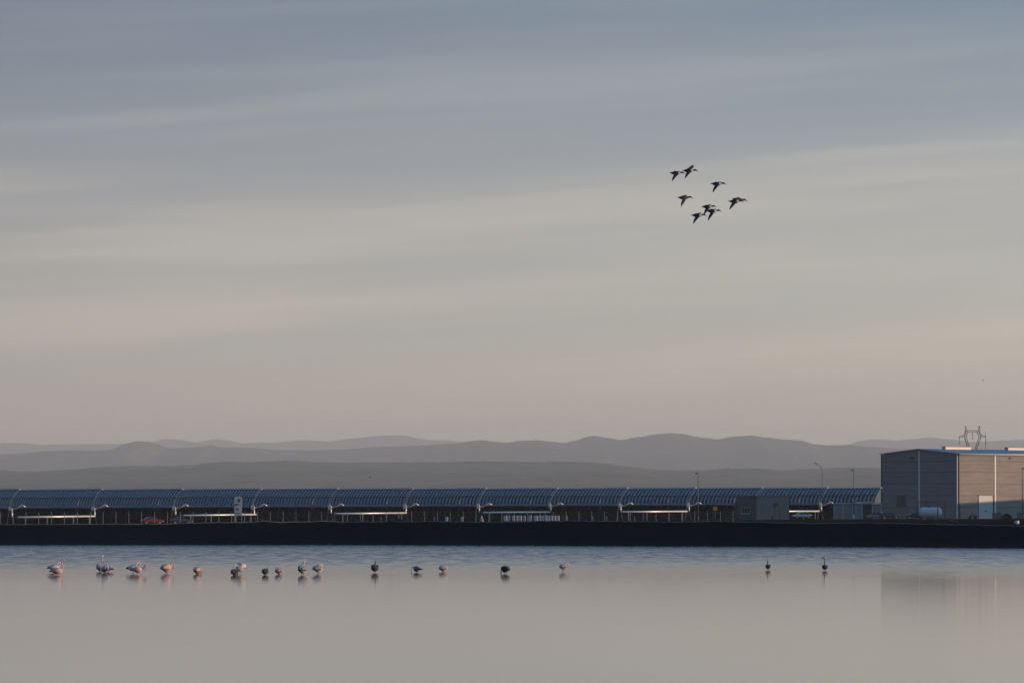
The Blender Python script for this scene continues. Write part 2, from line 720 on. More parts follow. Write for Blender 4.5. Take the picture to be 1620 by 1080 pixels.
# ------------------------------------------------------------------ common materials
concrete = mat('precast_concrete', (.262, .238, .222), rough=.9, noise=.17, nscale=.55, stretch=(.25, .25, 2.4), bump=.15, bscale=8)
def random_tone(m, amount):
    nt = m.node_tree
    b = nt.nodes['Principled BSDF']
    src = b.inputs['Base Color'].links[0].from_socket
    oi = nt.nodes.new('ShaderNodeObjectInfo')
    mr = nt.nodes.new('ShaderNodeMapRange')
    mr.inputs['To Min'].default_value = 1 - amount
    mr.inputs['To Max'].default_value = 1 + amount
    nt.links.new(oi.outputs['Random'], mr.inputs['Value'])
    vm = nt.nodes.new('ShaderNodeVectorMath')
    vm.operation = 'SCALE'
    nt.links.new(src, vm.inputs[0])
    nt.links.new(mr.outputs[0], vm.inputs['Scale'])
    nt.links.new(vm.outputs[0], b.inputs['Base Color'])


random_tone(concrete, .07)
concrete_s = mat('rendered_wall', (.165, .17, .17), rough=.9, noise=.10, nscale=1.5)
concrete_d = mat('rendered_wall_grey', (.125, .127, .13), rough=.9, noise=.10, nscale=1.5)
zinc = mat('galvanised_steel', (.40, .49, .53), rough=.45, metal=.0, noise=.12, nscale=2)
steel_d = mat('dark_steel', (.05, .052, .058), rough=.5)
mirror_back = mat('mirror_back', (.013, .023, .040), rough=.25, noise=.2, nscale=.4)
alu = mat('aluminium_cladding', (.92, .90, .87), rough=.42, metal=.5)
alu_w = mat('white_painted_metal', (.72, .71, .68), rough=.45)
white = mat('white_paint', (.75, .75, .74), rough=.5)
roofm = mat('metal_roofing', (.11, .145, .19), rough=.4, noise=.1, nscale=1)
dark = mat('dark_opening', (.015, .016, .018), rough=.5)
glass = mat('window_glass', (.02, .025, .03), rough=.08)
galv_lamp = mat('lamp_pole_steel', (.11, .115, .12), rough=.5)
post_m = mat('fence_post_steel', (.36, .34, .31), rough=.6)
rubber = mat('tyre_rubber', (.015, .015, .016), rough=.8)
rust = mat('red_oxide_paint', (.26, .07, .045), rough=.7)
tank_m = mat('tank_white_enamel', (.62, .64, .65), rough=.4)


# ------------------------------------------------------------------ solar troughs
ROW_PX = [18 + 0] * 0
E0 = Vector((X_(18, 1010), 1010, 0))
E11 = Vector((X_(1299, 1150), 1150, 0))
axis = Vector((-.33, .944, 0)).normalized()       # rows run away from the camera, slightly to the left
nrm = Vector((axis.y, -axis.x, 0))                # aperture side: right and away
ROT = math.atan2(axis.y, axis.x)                  # local x = row axis, local y = -nrm
FOC, HALF = 1.72, 3.55
TILT = R(2)


def trough_pt(s):
    """profile point (n, z) relative to the torque tube centre; s along the aperture"""
    n0 = s * s / (4 * FOC) * .98
    z0 = s
    c, q = math.cos(TILT), math.sin(TILT)
    return (n0 * c - z0 * q, n0 * q + z0 * c)


RIB_STEP = 2.3
ROWLEN = 76.0


def make_trough_meshes():
    M = {}
    # one mirror panel: thin curved shell, as long as a module
    mb = MB()
    ln = 11.9
    ss = [-HALF + 2 * HALF * i / 14 for i in range(15)]
    vs = []
    for off in (0, .03):
        for s in ss:
            n, z = trough_pt(s)
            for x in (.05, ln):
                vs.append((x, -(n + .12 + off), z))
    fs = []
    k = len(ss) * 2
    for i in range(len(ss) - 1):
        a = i * 2
        fs.append((a, a + 1, a + 3, a + 2))
        fs.append((k + a, k + a + 2, k + a + 3, k + a + 1))
    for i in (0, len(ss) - 1):
        a = i * 2
        fs.append((a, a + 1, k + a + 1, k + a))
    for e in (0, 1):
        for i in range(len(ss) - 1):
            a = i * 2 + e
            fs.append((a, a + 2, k + a + 2, k + a))
    mb.add(vs, fs, 0, False)
    M['mirror_panel'] = mb.mesh('mirror_panel', mirror_back)
    # rib: tapered arm behind the mirror, upper and lower
    mb = MB()
    w = .21
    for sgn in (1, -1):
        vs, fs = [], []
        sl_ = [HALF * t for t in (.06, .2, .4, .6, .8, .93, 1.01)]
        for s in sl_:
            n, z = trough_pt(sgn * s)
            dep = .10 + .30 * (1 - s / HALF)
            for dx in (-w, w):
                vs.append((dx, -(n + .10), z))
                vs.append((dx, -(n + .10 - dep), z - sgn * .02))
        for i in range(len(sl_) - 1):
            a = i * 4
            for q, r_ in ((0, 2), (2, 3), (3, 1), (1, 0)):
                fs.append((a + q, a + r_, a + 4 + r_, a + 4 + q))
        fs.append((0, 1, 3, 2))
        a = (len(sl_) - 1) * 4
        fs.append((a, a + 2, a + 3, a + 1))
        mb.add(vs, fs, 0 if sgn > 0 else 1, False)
    M['rib'] = mb.mesh('rib', [zinc, mat('lower_rib_shaded', (.026, .029, .033), rough=.6)])  # lower arms get a darker copy of the steel, their shade painted in
    # edge rail along the upper rim
    mb = MB()
    n, z = trough_pt(HALF)
    mb.box((ROWLEN / 2, -(n + .05), z + .04), (ROWLEN, .40, .26))
    M['rim_rail'] = mb.mesh('rim_rail', mat('rim_rail_steel', (.48, .64, .74), rough=.5))
    mb = MB()
    n, z = trough_pt(HALF * .52)
    mb.box((ROWLEN / 2, -(n - .08), z), (ROWLEN, .08, .34))
    M['purlin'] = mb.mesh('purlin', steel_d)
    mb = MB()
    mb.tube([(-.4, .42, -.08), (ROWLEN, .42, -.08)], .26, 10)
    M['torque_tube'] = mb.mesh('torque_tube', mat('torque_tube_steel', (.24, .27, .30), rough=.5))
    mb = MB()
    mb.bar((0, .9, -3.9), (0, .35, 0), .11)
    mb.bar((0, -.7, -3.9), (0, .25, 0), .11)
    mb.box((0, .1, -3.6), (.2, 1.6, .15))
    mb.box((0, .25, -.05), (.3, .6, .7))
    M['pylon'] = mb.mesh('pylon', steel_d)
    # receiver tube on the mirror side
    mb = MB()
    n = FOC * math.cos(TILT) + .1
    z = FOC * math.sin(TILT)
    mb.tube([(0, -n, z), (ROWLEN, -n, z)], .06, 6)
    M['receiver_tube'] = mb.mesh('receiver_tube', steel_d)
    # end plate that follows the curve and the swing joint beside it
    mb = MB()
    pts = [trough_pt(HALF * i / 10) for i in range(11)]
    mb.tube([(-.15, -(n_ - .1), z_) for n_, z_ in pts], .085, 4, smooth=False, up=(1, 0, 0))
    M['end_frame'] = mb.mesh('end_frame', mat('end_frame_steel', (.15, .18, .21), rough=.6))
    mb = MB()
    mb.tube([(-.5, .5, -.45), (-.5, -.3, -.2), (-.5, -1.0, -.15), (-.5, -2.05, .52)], .13, 6)
    mb.box((-.5, .5, -.4), (.4, .5, .45))
    mb.box((-.5, -.2, -.25), (.35, .4, .4))
    M['joint_arm'] = mb.mesh('joint_arm', mat('joint_steel', (.16, .16, .16), rough=.5))
    mb = MB()
    mb.tube([(-.5, -2.0, .55), (-.5, -2.75, .12)], .11, 8)
    M['flex_hose'] = mb.mesh('flex_hose', alu)
    return M


TM = make_trough_meshes()
ROWLBL = ['second trough row from the left edge, ending at the left end of the first lit pipe', '']


def tube_z(px):
    return None


rowpos = []
descr = {
    0: 'blue solar trough row whose end stands over the left tip of the leftmost lit pipe',
    1: 'solar trough row ending at the right tip of the leftmost lit pipe',
    2: 'solar trough row ending over the left tip of the pipe behind the banner',
    3: 'solar trough row ending just right of the tall white banner',
    4: 'solar trough row ending over the left tip of the third lit pipe',
    5: 'solar trough row ending over the right tip of the third pipe, near the dark bush',
    6: 'solar trough row ending at the cone-shaped trestle and the left tip of the fourth pipe',
    7: 'solar trough row ending above the olive bush at the end of the pale tanks',
    8: 'solar trough row ending over the left tip of the fifth lit pipe',
    9: 'solar trough row ending at the fifth pipe\'s right tip, beside the straight lamp',
    10: 'solar trough row ending behind the small flat-roofed grey building',
    11: 'solar trough row ending above the white car, by the tall curved lamp',
    12: 'rightmost solar trough row, running behind the cabin to the warehouse',
}
for k in range(13):
    p = E0 + (E11 - E0) * (k / 11.0)
    if k == 12:
        p = p + axis * 6.0
    u = p.x / p.y * F + 810
    ty = 803.2 + (797.2 - 803.2) * (u - 18) / 1300.0
    zt = Z_(ty, p.y) + .08
    rowpos.append((p, zt, u))
    t = thing('solar_trough', descr[k], 'solar collector', (p.x, p.y, zt), ROT, 'parabolic solar trough rows behind the embankment')
    nmod = int(ROWLEN // 12)
    for i in range(nmod):
        link('mirror_panel', TM['mirror_panel'], t, (i * 12.0 + .3, 0, 0))
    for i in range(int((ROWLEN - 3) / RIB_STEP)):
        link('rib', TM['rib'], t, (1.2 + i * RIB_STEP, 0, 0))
    for nm in ('rim_rail', 'purlin', 'torque_tube', 'receiver_tube') + (('end_frame', 'joint_arm', 'flex_hose') if k < 12 else ()):
        link(nm, TM[nm], t)
    for i in range(nmod + 1):
        link('pylon', TM['pylon'], t, (i * 12.0 + .1, 0, 0))

# crossover pipes, each joins the ends of two rows
PIPES = [(28, 150, 817.8, 816.2, 'leftmost lit metal pipe of the field, on posts before the troughs'),
         (290, 405, 815.0, 813.4, 'lit metal pipe passing behind the tall white banner'),
         (531, 643, 812.2, 811.0, 'lit metal pipe above the dark bushes on the embankment crest'),
         (764, 870, 810.4, 809.7, 'lit metal pipe above the row of pale boxy tanks'),
         (984, 1087, 809.3, 808.5, 'lit metal pipe ending left of the tall straight lamp post'),
         (1206, 1296, 808.6, 808.2, 'short lit metal pipe above the white parked car')]
for q, (xa, xb, ya, yb, lb) in enumerate(PIPES):
    ka, kb = 2 * q, 2 * q + 1
    pa, pb = rowpos[ka][0], rowpos[kb][0]
    Ya, Yb = pa.y - 3.0, pb.y - 3.0
    A, B = at(xa, ya, Ya), at(xb, yb, Yb)
    a0 = at(rowpos[ka][2] + 0.5, ya, Ya)
    b0 = at(rowpos[kb][2] + .5, yb, Yb)
    mid = (A + B) / 2
    base = Vector((mid.x, mid.y, ground_z(mid.x, mid.y)))
    t = thing('crossover_pipe', lb, 'pipe', base, 0, 'lit crossover pipes between trough rows')
    mb = MB()
    mb.tube([A - base, B - base], .19, 12)
    mb.build('pipe_run', alu, t)
    mb = MB()
    mb.tube([a0 - base, A - base], .10, 8)
    mb.build('inlet_pipe', steel_d, t)
    for (p0, kk, pyb) in ((a0, ka, ya), (b0, kb, yb)):
        top = at(rowpos[kk][2] + .5, pyb - 8.0, p0.y)
        mb = MB()
        mb.tube([p0 - base, top - base], .17, 8)
        mb.tube([top - base, top - base + Vector((.0, 0, .5)), top - base + Vector((-.4, .5, .9))], .10, 8)
        mb.build('riser_pipe', alu, t)
    for fr in (.10, .38, .72, .93):
        pm = A + (B - A) * fr
        g = ground_z(pm.x, pm.y)
        mb = MB()
        mb.box((pm.x - base.x, pm.y - base.y, (pm.z - .2 + g) / 2 - base.z), (.20, .2, pm.z - .2 - g + .2))
        mb.box((pm.x - base.x, pm.y - base.y, pm.z - .24 - base.z), (.5, .4, .08))
        mb.build('pipe_support', mat('support_steel', (.36, .34, .30), rough=.6), t)

# ------------------------------------------------------------------ perimeter fence
fx0, fx1, FY = -20, 1160, 930.0
pA, pB = X_(fx0, FY), X_(fx1, FY)
ft = thing('perimeter_fence', 'thin wire fence on steel posts along the embankment, before the troughs', 'fence', (pA, FY, ground_z(pA, FY)))
zb = ground_z(pA, FY)
npost = 59
pm = MB().box((0, 0, .9), (.10, .10, 2.1)).mesh('fence_post', post_m)
tops = []
for i in range(npost):
    x = pA + (pB - pA) * i / (npost - 1)
    y = FY + rnd.uniform(-.2, .2)
    g = ground_z(x, y)
    py_top = 809.8 - 1.2 * i / npost + rnd.uniform(-.3, .3)
    ztop = Z_(py_top, y)
    o = link('post', pm, ft, (x - pA, y - FY, ztop - 1.95 - zb))
    tops.append((x - pA, y - FY, ztop - zb))
for dz in (-.1, -.5, -.9, -1.3):
    mb = MB()
    mb.tube([(a, b, c + dz) for a, b, c in tops], .007, 3)
    mb.build('wire', post_m, ft)

# short marker stakes between bank and fence
for i, (px, py, lb) in enumerate([(938, 816.5, 'short grey stake in the gap between the two middle pipes'), (960, 816.5, 'short grey stake right of the pale tanks, second of a pair'),
                                  (1004, 817, 'short grey stake under the fifth lit pipe'), (687, 816.5, 'short grey stake left of the pale drum pair'),
                                  (603, 816, 'short grey stake left of the dark bushes')]):
    Y = 880.0
    x = X_(px, Y)
    g = Z_(py, Y) - 1.1
    t = thing('marker_stake', lb, 'stake', (x, Y, g), 0, 'short stakes behind the embankment')
    MB().box((0, 0, .5), (.10, .10, 1.1)).build('stake_post', post_m, t)
    MB().box((0, 0, 1.08), (.13, .13, .06)).build('stake_cap', post_m, t)

# ------------------------------------------------------------------ warehouse
WD = 1300.0
WK = WD / 1100.0
cx = X_(1516, WD)
wz = ground_z(cx, WD)
A45 = R(44)
dg = Vector((-math.cos(A45), math.sin(A45), 0))    # along the gable, to the left and away
dl = Vector((math.sin(A45), math.cos(A45), 0))     # along the long wall, to the right and away
GW = 25.5
LW = 89.4
EZ = Z_(717.3, WD) - wz                            # eave height
RZ = EZ + 1.02 * WK
WH = thing('warehouse', 'large precast concrete warehouse with low gable and pale metal roof at right', 'warehouse', (cx, WD, wz))
JZ = [-.4] + [Z_(y, WD) - wz for y in (802.4, 783.4, 764.8, 746.4, 729.2)] + [EZ]


def wall_panel(d, nout, s0, s1, z0, z1, z1b=None, zm=None):
    """one precast panel; s along the wall, slightly proud of the core"""
    mb = MB()
    g = .045
    z1b = z1 if z1b is None else z1b
    off = rnd.uniform(-.012, .012)
    fr = [d * (s0 + g) + Vector((0, 0, z0 + g)), d * (s1 - g) + Vector((0, 0, z0 + g)), d * (s1 - g) + Vector((0, 0, z1b - g)), d * (s0 + g) + Vector((0, 0, z1 - g))]
    o1 = nout * (.16 + off)
    vs = [p + o1 for p in fr] + [p - nout * .02 for p in fr]
    mb.add(vs, [(0, 1, 2, 3), (1, 0, 4, 5), (2, 1, 5, 6), (3, 2, 6, 7), (0, 3, 7, 4)])
    return mb.build('wall_panel', concrete, WH)


ng = Vector((-dl.x, -dl.y, 0))     # gable outward
nl = Vector((-dg.x, -dg.y, 0))     # long wall outward
# core
mb = MB()
cvs = []
for s in (0.02, LW):
    b = dl * s
    cvs += [b + dg * .02, b + dg * GW, b + dg * GW + Vector((0, 0, EZ - .15)), b + dg * GW / 2 + Vector((0, 0, RZ - .15)), b + dg * .02 + Vector((0, 0, EZ - .15))]
mb.add(cvs, [(0, 1, 2, 3, 4), (9, 8, 7, 6, 5), (0, 4, 9, 5), (1, 6, 7, 2), (2, 7, 8, 3), (3, 8, 9, 4)])
mb.build('core_wall', dark, WH)
for h in range(2):
    a, b = h * GW / 2, (h + 1) * GW / 2
    for i in range(6):
        za, zb_ = JZ[i], JZ[i + 1]
        if i == 5:
            wall_panel(dg, ng, a, b, za, (EZ if h == 0 else RZ) - .1, (RZ if h == 0 else EZ) - .1)
        else:
            wall_panel(dg, ng, a, b, za, zb_)
BAY = 14.9
# openings: roller door on the long wall
for h in range(6):
    for i in range(6):
        a, b = h * BAY, (h + 1) * BAY
        if h == 0 and i in (0, 1):
            # the door cuts the lower panels
            wall_panel(dl, nl, a, 7.95, JZ[i], JZ[i + 1])
            if i == 0:
                pass
            wall_panel(dl, nl, 14.4, b, JZ[i], JZ[i + 1])
            continue
        wall_panel(dl, nl, a, b, JZ[i], JZ[i + 1])
# vertical strips
for (d, nn, s, w_, mt) in ((dg, ng, GW / 2, .42, alu_w), (dg, ng, .22, .40, alu_w), (dg, ng, GW - .1, .3, steel_d), (dl, nl, .3, .40, steel_d),
                           (dl, nl, BAY, .50, white), (dl, nl, 2 * BAY, .5, white), (dl, nl, 3 * BAY, .5, white)):
    top = RZ - .25 if s == GW / 2 else EZ - .1
    c = d * s + nn * .22
    rz = math.atan2(d.y, d.x)
    MB().box((c.x, c.y, top / 2), (w_, .14, top), rz).build('joint_strip', mt, WH)
# roof: two sheets with thickness and overhang
for sgn in (0, 1):
    mb = MB()
    e = dg * (-.35 if sgn == 0 else GW + .35) + Vector((0, 0, EZ - .03))
    r_ = dg * GW / 2 + Vector((0, 0, RZ))
    vs = []
    for s in (-.4, LW + .3):
        for q in (e, r_):
            vs.append(q + dl * s)
            vs.append(q + dl * s + Vector((0, 0, .16)))
    mb.add(vs, [(0, 2, 3, 1), (4, 5, 7, 6), (0, 1, 5, 4), (2, 6, 7, 3), (1, 3, 7, 5), (0, 4, 6, 2)])
    mb.build('roof', roofm, WH)
# verge trim on the gable and gutter on the long wall
for sgn in (0, 1):
    e = dg * (-.3 if sgn == 0 else GW + .3) + Vector((0, 0, EZ + .05)) - dl * .48
    r_ = dg * GW / 2 + Vector((0, 0, RZ + .08)) - dl * .48
    mb = MB()
    mb.tube([e, r_], (.17, .17), 4, smooth=False)
    mb.build('verge_trim', zinc, WH)
mb = MB()
ga = -dg * .66 + Vector((0, 0, EZ - .16)) - dl * .3
mb.tube([ga, ga + dl * (LW + .3)], .30, 8)
mb.build('gutter', white, WH)
# ridge vents (raised roof lights, lit by the low sun)
for s0, s1 in ((9.4, 20.0), (35.5, 48.0), (62, 74)):
    mb = MB()
    c = dl * ((s0 + s1) / 2) + dg * (GW / 2 - .4) + Vector((0, 0, RZ + .40))
    mb.box((c.x, c.y, c.z), (s1 - s0, 1.2, .62), math.atan2(dl.y, dl.x))
    v = mb.build('ridge_vent', white, WH)
    mb = MB()
    c2 = c + Vector((0, 0, .36))
    mb.box((c2.x, c2.y, c2.z), (s1 - s0 + .3, 1.6, .09), math.atan2(dl.y, dl.x))
    o = mb.build('vent_cap', rust, v)
# louvre on the gable
lv = MB()
s0, s1, z0, z1 = 17.2, 20.3, Z_(801, WD + 12) - wz, Z_(783.5, WD + 12) - wz
c = dg * ((s0 + s1) / 2) + ng * .20
rzg = math.atan2(dg.y, dg.x)
lv.box((c.x, c.y, (z0 + z1) / 2), (s1 - s0, .05, z1 - z0), rzg)
lo = lv.build('louvre', mat('louvre_recess', (.05, .06, .07), rough=.5), WH)
slat = MB().box((0, 0, 0), (s1 - s0, .10, .13), rzg, rx=R(30)).mesh('slat', mat('louvre_slat', (.12, .13, .14), rough=.5))
for i in range(9):
    cc = c + ng * .06
    link('slat', slat, lo, (cc.x, cc.y, z0 + (z1 - z0) * (i + .5) / 9))
# roller door
dz = Z_(783.6, WD + 8) - wz
c = dl * 11.15 + nl * .10
rzl = math.atan2(dl.y, dl.x)
mb = MB()
mb.box((c.x, c.y, dz / 2), (6.1, .06, dz), rzl)
dr = mb.build('roller_door', mat('door_white', (.52, .53, .53), rough=.55), WH)
sl_m = MB().box((0, 0, 0), (6.05, .05, .5), rzl).mesh('door_slat', mat('door_white', (.5, .5, .5)))
for i in range(10):
    cc = c + nl * .045
    link('door_slat', sl_m, dr, (cc.x, cc.y, .25 + i * (dz - .1) / 10.2))
cc = c + nl * .09 + dl * -.1
MB().box((cc.x, cc.y, 2.05), (.75, .03, .32), rzl).build('door_emblem', dark, dr)
for s in (8.0, 14.3):
    q = dl * s + nl * .2
    MB().box((q.x, q.y, dz / 2), (.16 if s < 9 else .42, .2, dz + .1), rzl).build('door_frame_and_shadow', dark if s > 9 else concrete_s, WH)  # right jamb is wide and dark, the downpipe's shadow painted in
q = dl * 11.15 + nl * .2
MB().box((q.x, q.y, dz + .10), (6.6, .2, .18), rzl).build('door_lintel', concrete_s, WH)
# wall lamps
for d, nn, s, zz in ((dg, ng, 12.7 * WK, EZ - 1.1), (dl, nl, 21.2, EZ - 1.1)):
    q = d * s + nn * .45
    mb = MB()
    mb.box((q.x, q.y, zz), (1.0, .5, .22), math.atan2(d.y, d.x))
    q2 = d * s + nn * .25
    mb.box((q2.x, q2.y, zz + .2), (.2, .3, .2), math.atan2(d.y, d.x))
    mb.build('wall_lamp', dark, WH)

# two unseen blocks added to shade the yard and the foot of the warehouse
sh = thing('low_shade_block', 'long low concrete shed added out of view to shade the warehouse foot', 'blocker', (200, 1318, 1.7))
MB().box((0, 0, 3.1), (14, 110, 6.6)).build('wall', concrete_s, sh)
mb = MB()
mb.add([(-7.4, -55.5, 6.42), (7.4, -55.5, 6.42), (0, -55.5, 7.4), (-7.4, 55.5, 6.42), (7.4, 55.5, 6.42), (0, 55.5, 7.4)], [(0, 1, 2), (3, 5, 4), (0, 2, 5, 3), (1, 4, 5, 2), (0, 3, 4, 1)])
mb.build('roof', roofm, sh)
sh = thing('tall_shade_block', 'tall concrete block added out of view to shade the yard', 'building', (131, 1066, .6))
MB().box((0, 0, 4.6), (12, 42, 9.4)).build('wall', concrete_s, sh)
MB().box((0, 0, 9.42), (12.6, 42.6, .22)).build('roof', roofm, sh)

# ------------------------------------------------------------------ small flat-roofed building
BD = 1075.0
bx = X_(1196, BD)
bz = ground_z(bx, BD)
th = Z_(785.5, BD) - bz
SB = thing('small_building', 'small grey flat-roofed building with one white-framed window, before the troughs', 'building', (bx, BD, bz))
a1 = R(52)
d1 = Vector((-math.cos(a1), math.sin(a1), 0))
a2 = R(38)
d2 = Vector((math.sin(a1), math.cos(a1), 0))
w1 = (1196 - 1168.5) * BD / F / math.cos(a1) * 1.01
w2 = (1250.5 - 1196) * BD / F / math.sin(a1) * 1.01


def rect_slab(mb, d, e, s0, s1, t0, t1, z0, z1, mi=0):
    vs = []
    for z in (z0, z1):
        for s, t in ((s0, t0), (s1, t0), (s1, t1), (s0, t1)):
            vs.append(d * s + e * t + Vector((0, 0, z)))
    mb.add(vs, [(3, 2, 1, 0), (4, 5, 6, 7), (0, 1, 5, 4), (1, 2, 6, 5), (2, 3, 7, 6), (3, 0, 4, 7)], mi)
    return mb


rect_slab(MB(), d1, d2, 0, w1, .25, w2, -.5, th).build('side_wall', concrete_s, SB)
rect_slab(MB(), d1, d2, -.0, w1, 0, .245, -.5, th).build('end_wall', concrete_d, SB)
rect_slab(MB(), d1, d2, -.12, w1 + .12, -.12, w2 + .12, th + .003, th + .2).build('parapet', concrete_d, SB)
MBp = MB()
pin = MB().box((0, 0, .1), (.09, .09, .22)).mesh('parapet_pin', zinc)
for i in range(11):
    q = d2 * (i * w2 / 10)
    link('parapet_pin', pin, SB, (q.x, q.y, th + .2))
for i in range(1, 7):
    q = d1 * (i * w1 / 6)
    link('parapet_pin', pin, SB, (q.x, q.y, th + .2))
# window in the end wall
no = -d2
wz0, wz1 = Z_(811.5, BD) - bz, Z_(802.8, BD) - bz
k1 = w1 / (1196 - 1168.5)
ws0, ws1 = (1196 - 1187.5) * k1, (1196 - 1175.5) * k1
mb = MB()
rect_slab(mb, d1, d2, ws0, ws1, -.04, -.003, wz0, wz1)
wo = mb.build('window', glass, SB)
mb = MB()
rect_slab(mb, d1, d2, ws0 - .15, ws1 + .15, -.16, -.003, wz0 - .14, wz0 - .005)
mb.build('sill', white, wo)
mb = MB()
for s in (ws0, ws0 + (ws1 - ws0) * .36, ws0 + (ws1 - ws0) * .7, ws1):
    rect_slab(mb, d1, d2, s - .06, s + .06, -.075, -.045, wz0, wz1)
rect_slab(mb, d1, d2, ws0 - .06, ws1 + .06, -.09, -.045, wz1 + .002, wz1 + .08)
mb.build('frame', mat('window_frame_white', (.45, .47, .48), rough=.5), wo)
# services on the side wall
k2 = w2 / 54.5
zz = Z_(797.5, BD) - bz
for s in (28.5, 33.5):
    mb = MB()
    rect_slab(mb, d1, d2, -.32, -.003, s * k2, (s + 2.6) * k2, zz - .28, zz + .3)
    mb.build('air_conditioner', mat('unit_grey', (.07, .07, .075), rough=.5), SB)
for s in (30.5, 38.0):
    mb = MB()
    rect_slab(mb, d1, d2, -.07, -.003, s * k2, (s + .7) * k2, 0, zz - .29)
    mb.build('service_pipe', mat('unit_grey', (.07, .07, .075)), SB)
t = thing('bollard', 'short dark bollard at the foot of the small grey building', 'bollard', (X_(1222, 1068), 1068, ground_z(X_(1222, 1068), 1068)))
MB().tube([(0, 0, -.2), (0, 0, .75)], .17, 10).build('post', dark, t)
MB().tube([(0, 0, .752), (0, 0, .83)], [.19, .10], 10).build('cap', dark, t)
# dark column of pipework left of the small building
x = X_(1165, 1080)
t = thing('control_cabinet', 'tall dark cabinet with sloped cap left of the small grey building', 'cabinet', (x, 1080, ground_z(x, 1080)))
MB().box((0, 0, 1.5), (.62, .6, 4.0)).build('housing', dark, t)
MB().box((0, -.02, 3.66), (.74, .7, .3)).build('cap', steel_d, t)
MB().box((-.02, -.33, 1.4), (.5, .04, 1.6)).build('door', steel_d, t)

# ------------------------------------------------------------------ panelled cabin by the warehouse
CD = 1088.0
x0, x1 = X_(1319.5, CD), X_(1394, CD)
cz = ground_z(x0, CD)
CT = Z_(796.5, CD) - cz
CB = thing('site_cabin', 'long pale panelled cabin with thin roof left of the warehouse', 'cabin', (x0, CD, cz))
MB().box(((x1 - x0) / 2, 1.6, CT / 2 - .1), (x1 - x0 - .1, 3.0, CT)).build('wall', concrete_d, CB)
MB().box(((x1 - x0) / 2, 1.4, CT + .06), (x1 - x0 + .3, 3.6, .13)).build('roof', zinc, CB)
MB().box(((1367 - 1319.5) * CD / F, .55, CT + .32), ((1378 - 1353) * CD / F, 2.0, .14), ry=R(-2)).build('canopy', alu_w, CB)
cuts = [1319.5, 1333.5, 1349, 1354, 1364, 1380, 1394]
for a, b in zip(cuts, cuts[1:]):
    xa, xb = (a - 1319.5) * CD / F, (b - 1319.5) * CD / F
    isdoor = a == 1364
    MB().box(((xa + xb) / 2, .06, CT / 2 - .1), (xb - xa - .22, .08, CT - .15)).build('door' if isdoor else 'wall_panel', dark if isdoor else mat('cabin_panel', (.19, .22, .235), rough=.6), CB)
pm_ = MB().box((0, .0, CT / 2 - .05), (.17, .14, CT)).mesh('pillar', mat('cabin_pillar', (.42, .45, .46), rough=.6))
for a in cuts:
    link('pillar', pm_, CB, ((a - 1319.5) * CD / F, -.05, 0))
MB().box(((1347 - 1319.5) * CD / F, .2, CT + .35), (.5, .5, .5)).build('roof_box', dark, CB)

# ------------------------------------------------------------------ lamps
LAMPS = [(1104.5, 1040, 745.5, 'straight', 748.5, 'straight thin lamp post left of the small grey building'),
         (1301, 1070, 738, 'curved', 733, 'tall lamp post with curved arm above the white car'),
         (1350.5, 1060, 740, 'straight', 743.5, 'straight lamp post in front of the pale cabin'),
         (1617.5, 1060, 737.5, 'right', 741, 'lamp post at the right edge before the warehouse')]
for px, D, ptop, kind, phead, lb in LAMPS:
    x = X_(px, D)
    g = ground_z(x, D)
    H = Z_(ptop, D) - g
    t = thing('street_lamp', lb, 'street lamp', (x, D, g), 0, 'street lamps by the industrial yard')
    if kind == 'curved':
        pts = [(0, 0, -.2), (0, 0, H * .5), (0, 0, H - 1.3), (-.12, 0, H - .45), (-.45, 0, H + .12), (-.8, 0, H + .42), (-1.2, 0, H + .6)]
        MB().tube(pts, [.10, .085, .07, .06, .055, .05, .05], 8).build('pole', galv_lamp, t)
        mb = MB()
        mb.tube([(-1.1, 0, H + .58), (-1.35, 0, H + .72), (-1.75, 0, H + .9)], [(.10, .06), (.17, .10), (.11, .06)], 8)
        mb.build('lamp_head', dark, t)
    else:
        sgn = 1 if kind == 'right' else -1
        MB().tube([(0, 0, -.2), (0, 0, H * .5), (0, 0, H)], [.10, .08, .06], 8).build('pole', galv_lamp, t)
        hz = Z_(phead, D) - g
        MB().bar((0, 0, hz - .1), (sgn * .25, 0, hz), .035).build('bracket', galv_lamp, t)
        mb = MB()
        mb.tube([(sgn * .15, 0, hz - .05), (sgn * .35, 0, hz), (sgn * .62, 0, hz + .16)], [(.12, .09), (.20, .14), (.12, .07)], 8)
        mb.build('lamp_head', dark, t)
    MB().tube([(0, 0, -.1), (0, 0, .9)], .13, 8).build('base', alu_w if px == 1350.5 else galv_lamp, t)

# ------------------------------------------------------------------ LPG tank and its frame
TD = 1082.0
tx = X_(1472, TD)
tz = ground_z(tx, TD)
rz = R(-22)
TK = thing('gas_tank', 'white cylindrical gas tank on four feet before the warehouse gable', 'gas tank', (tx, TD, tz), rz)
cz_ = Z_(810.8, TD) - tz
r_ = 8.7 * TD / F
L2 = 1.85
prof = [(-L2 - .62, .05), (-L2 - .52, .55), (-L2 - .3, .85), (-L2, 1.0), (-L2 * .33, 1.0), (L2 * .33, 1.0), (L2, 1.0), (L2 + .3, .85), (L2 + .52, .55), (L2 + .62, .05)]
mb = MB()
mb.tube([(a, 0, cz_) for a, b in prof], [b * r_ for a, b in prof], 28)
mb.build('vessel', tank_m, TK)
for a in (-1.3, 1.25):
    for b in (-.55, .55):
        mb = MB()
        mb.box((a, b, (cz_ - r_ * .75) / 2), (.32, .22, cz_ - r_ * .7))
        mb.build('foot', tank_m, TK)
for a in (-L2, L2):
    mb = MB()
    mb.tube([(a - .05, 0, cz_), (a + .05, 0, cz_)], r_ * 1.012, 28)
    mb.build('weld_band', mat('band_grey', (.45, .47, .5), rough=.5), TK)
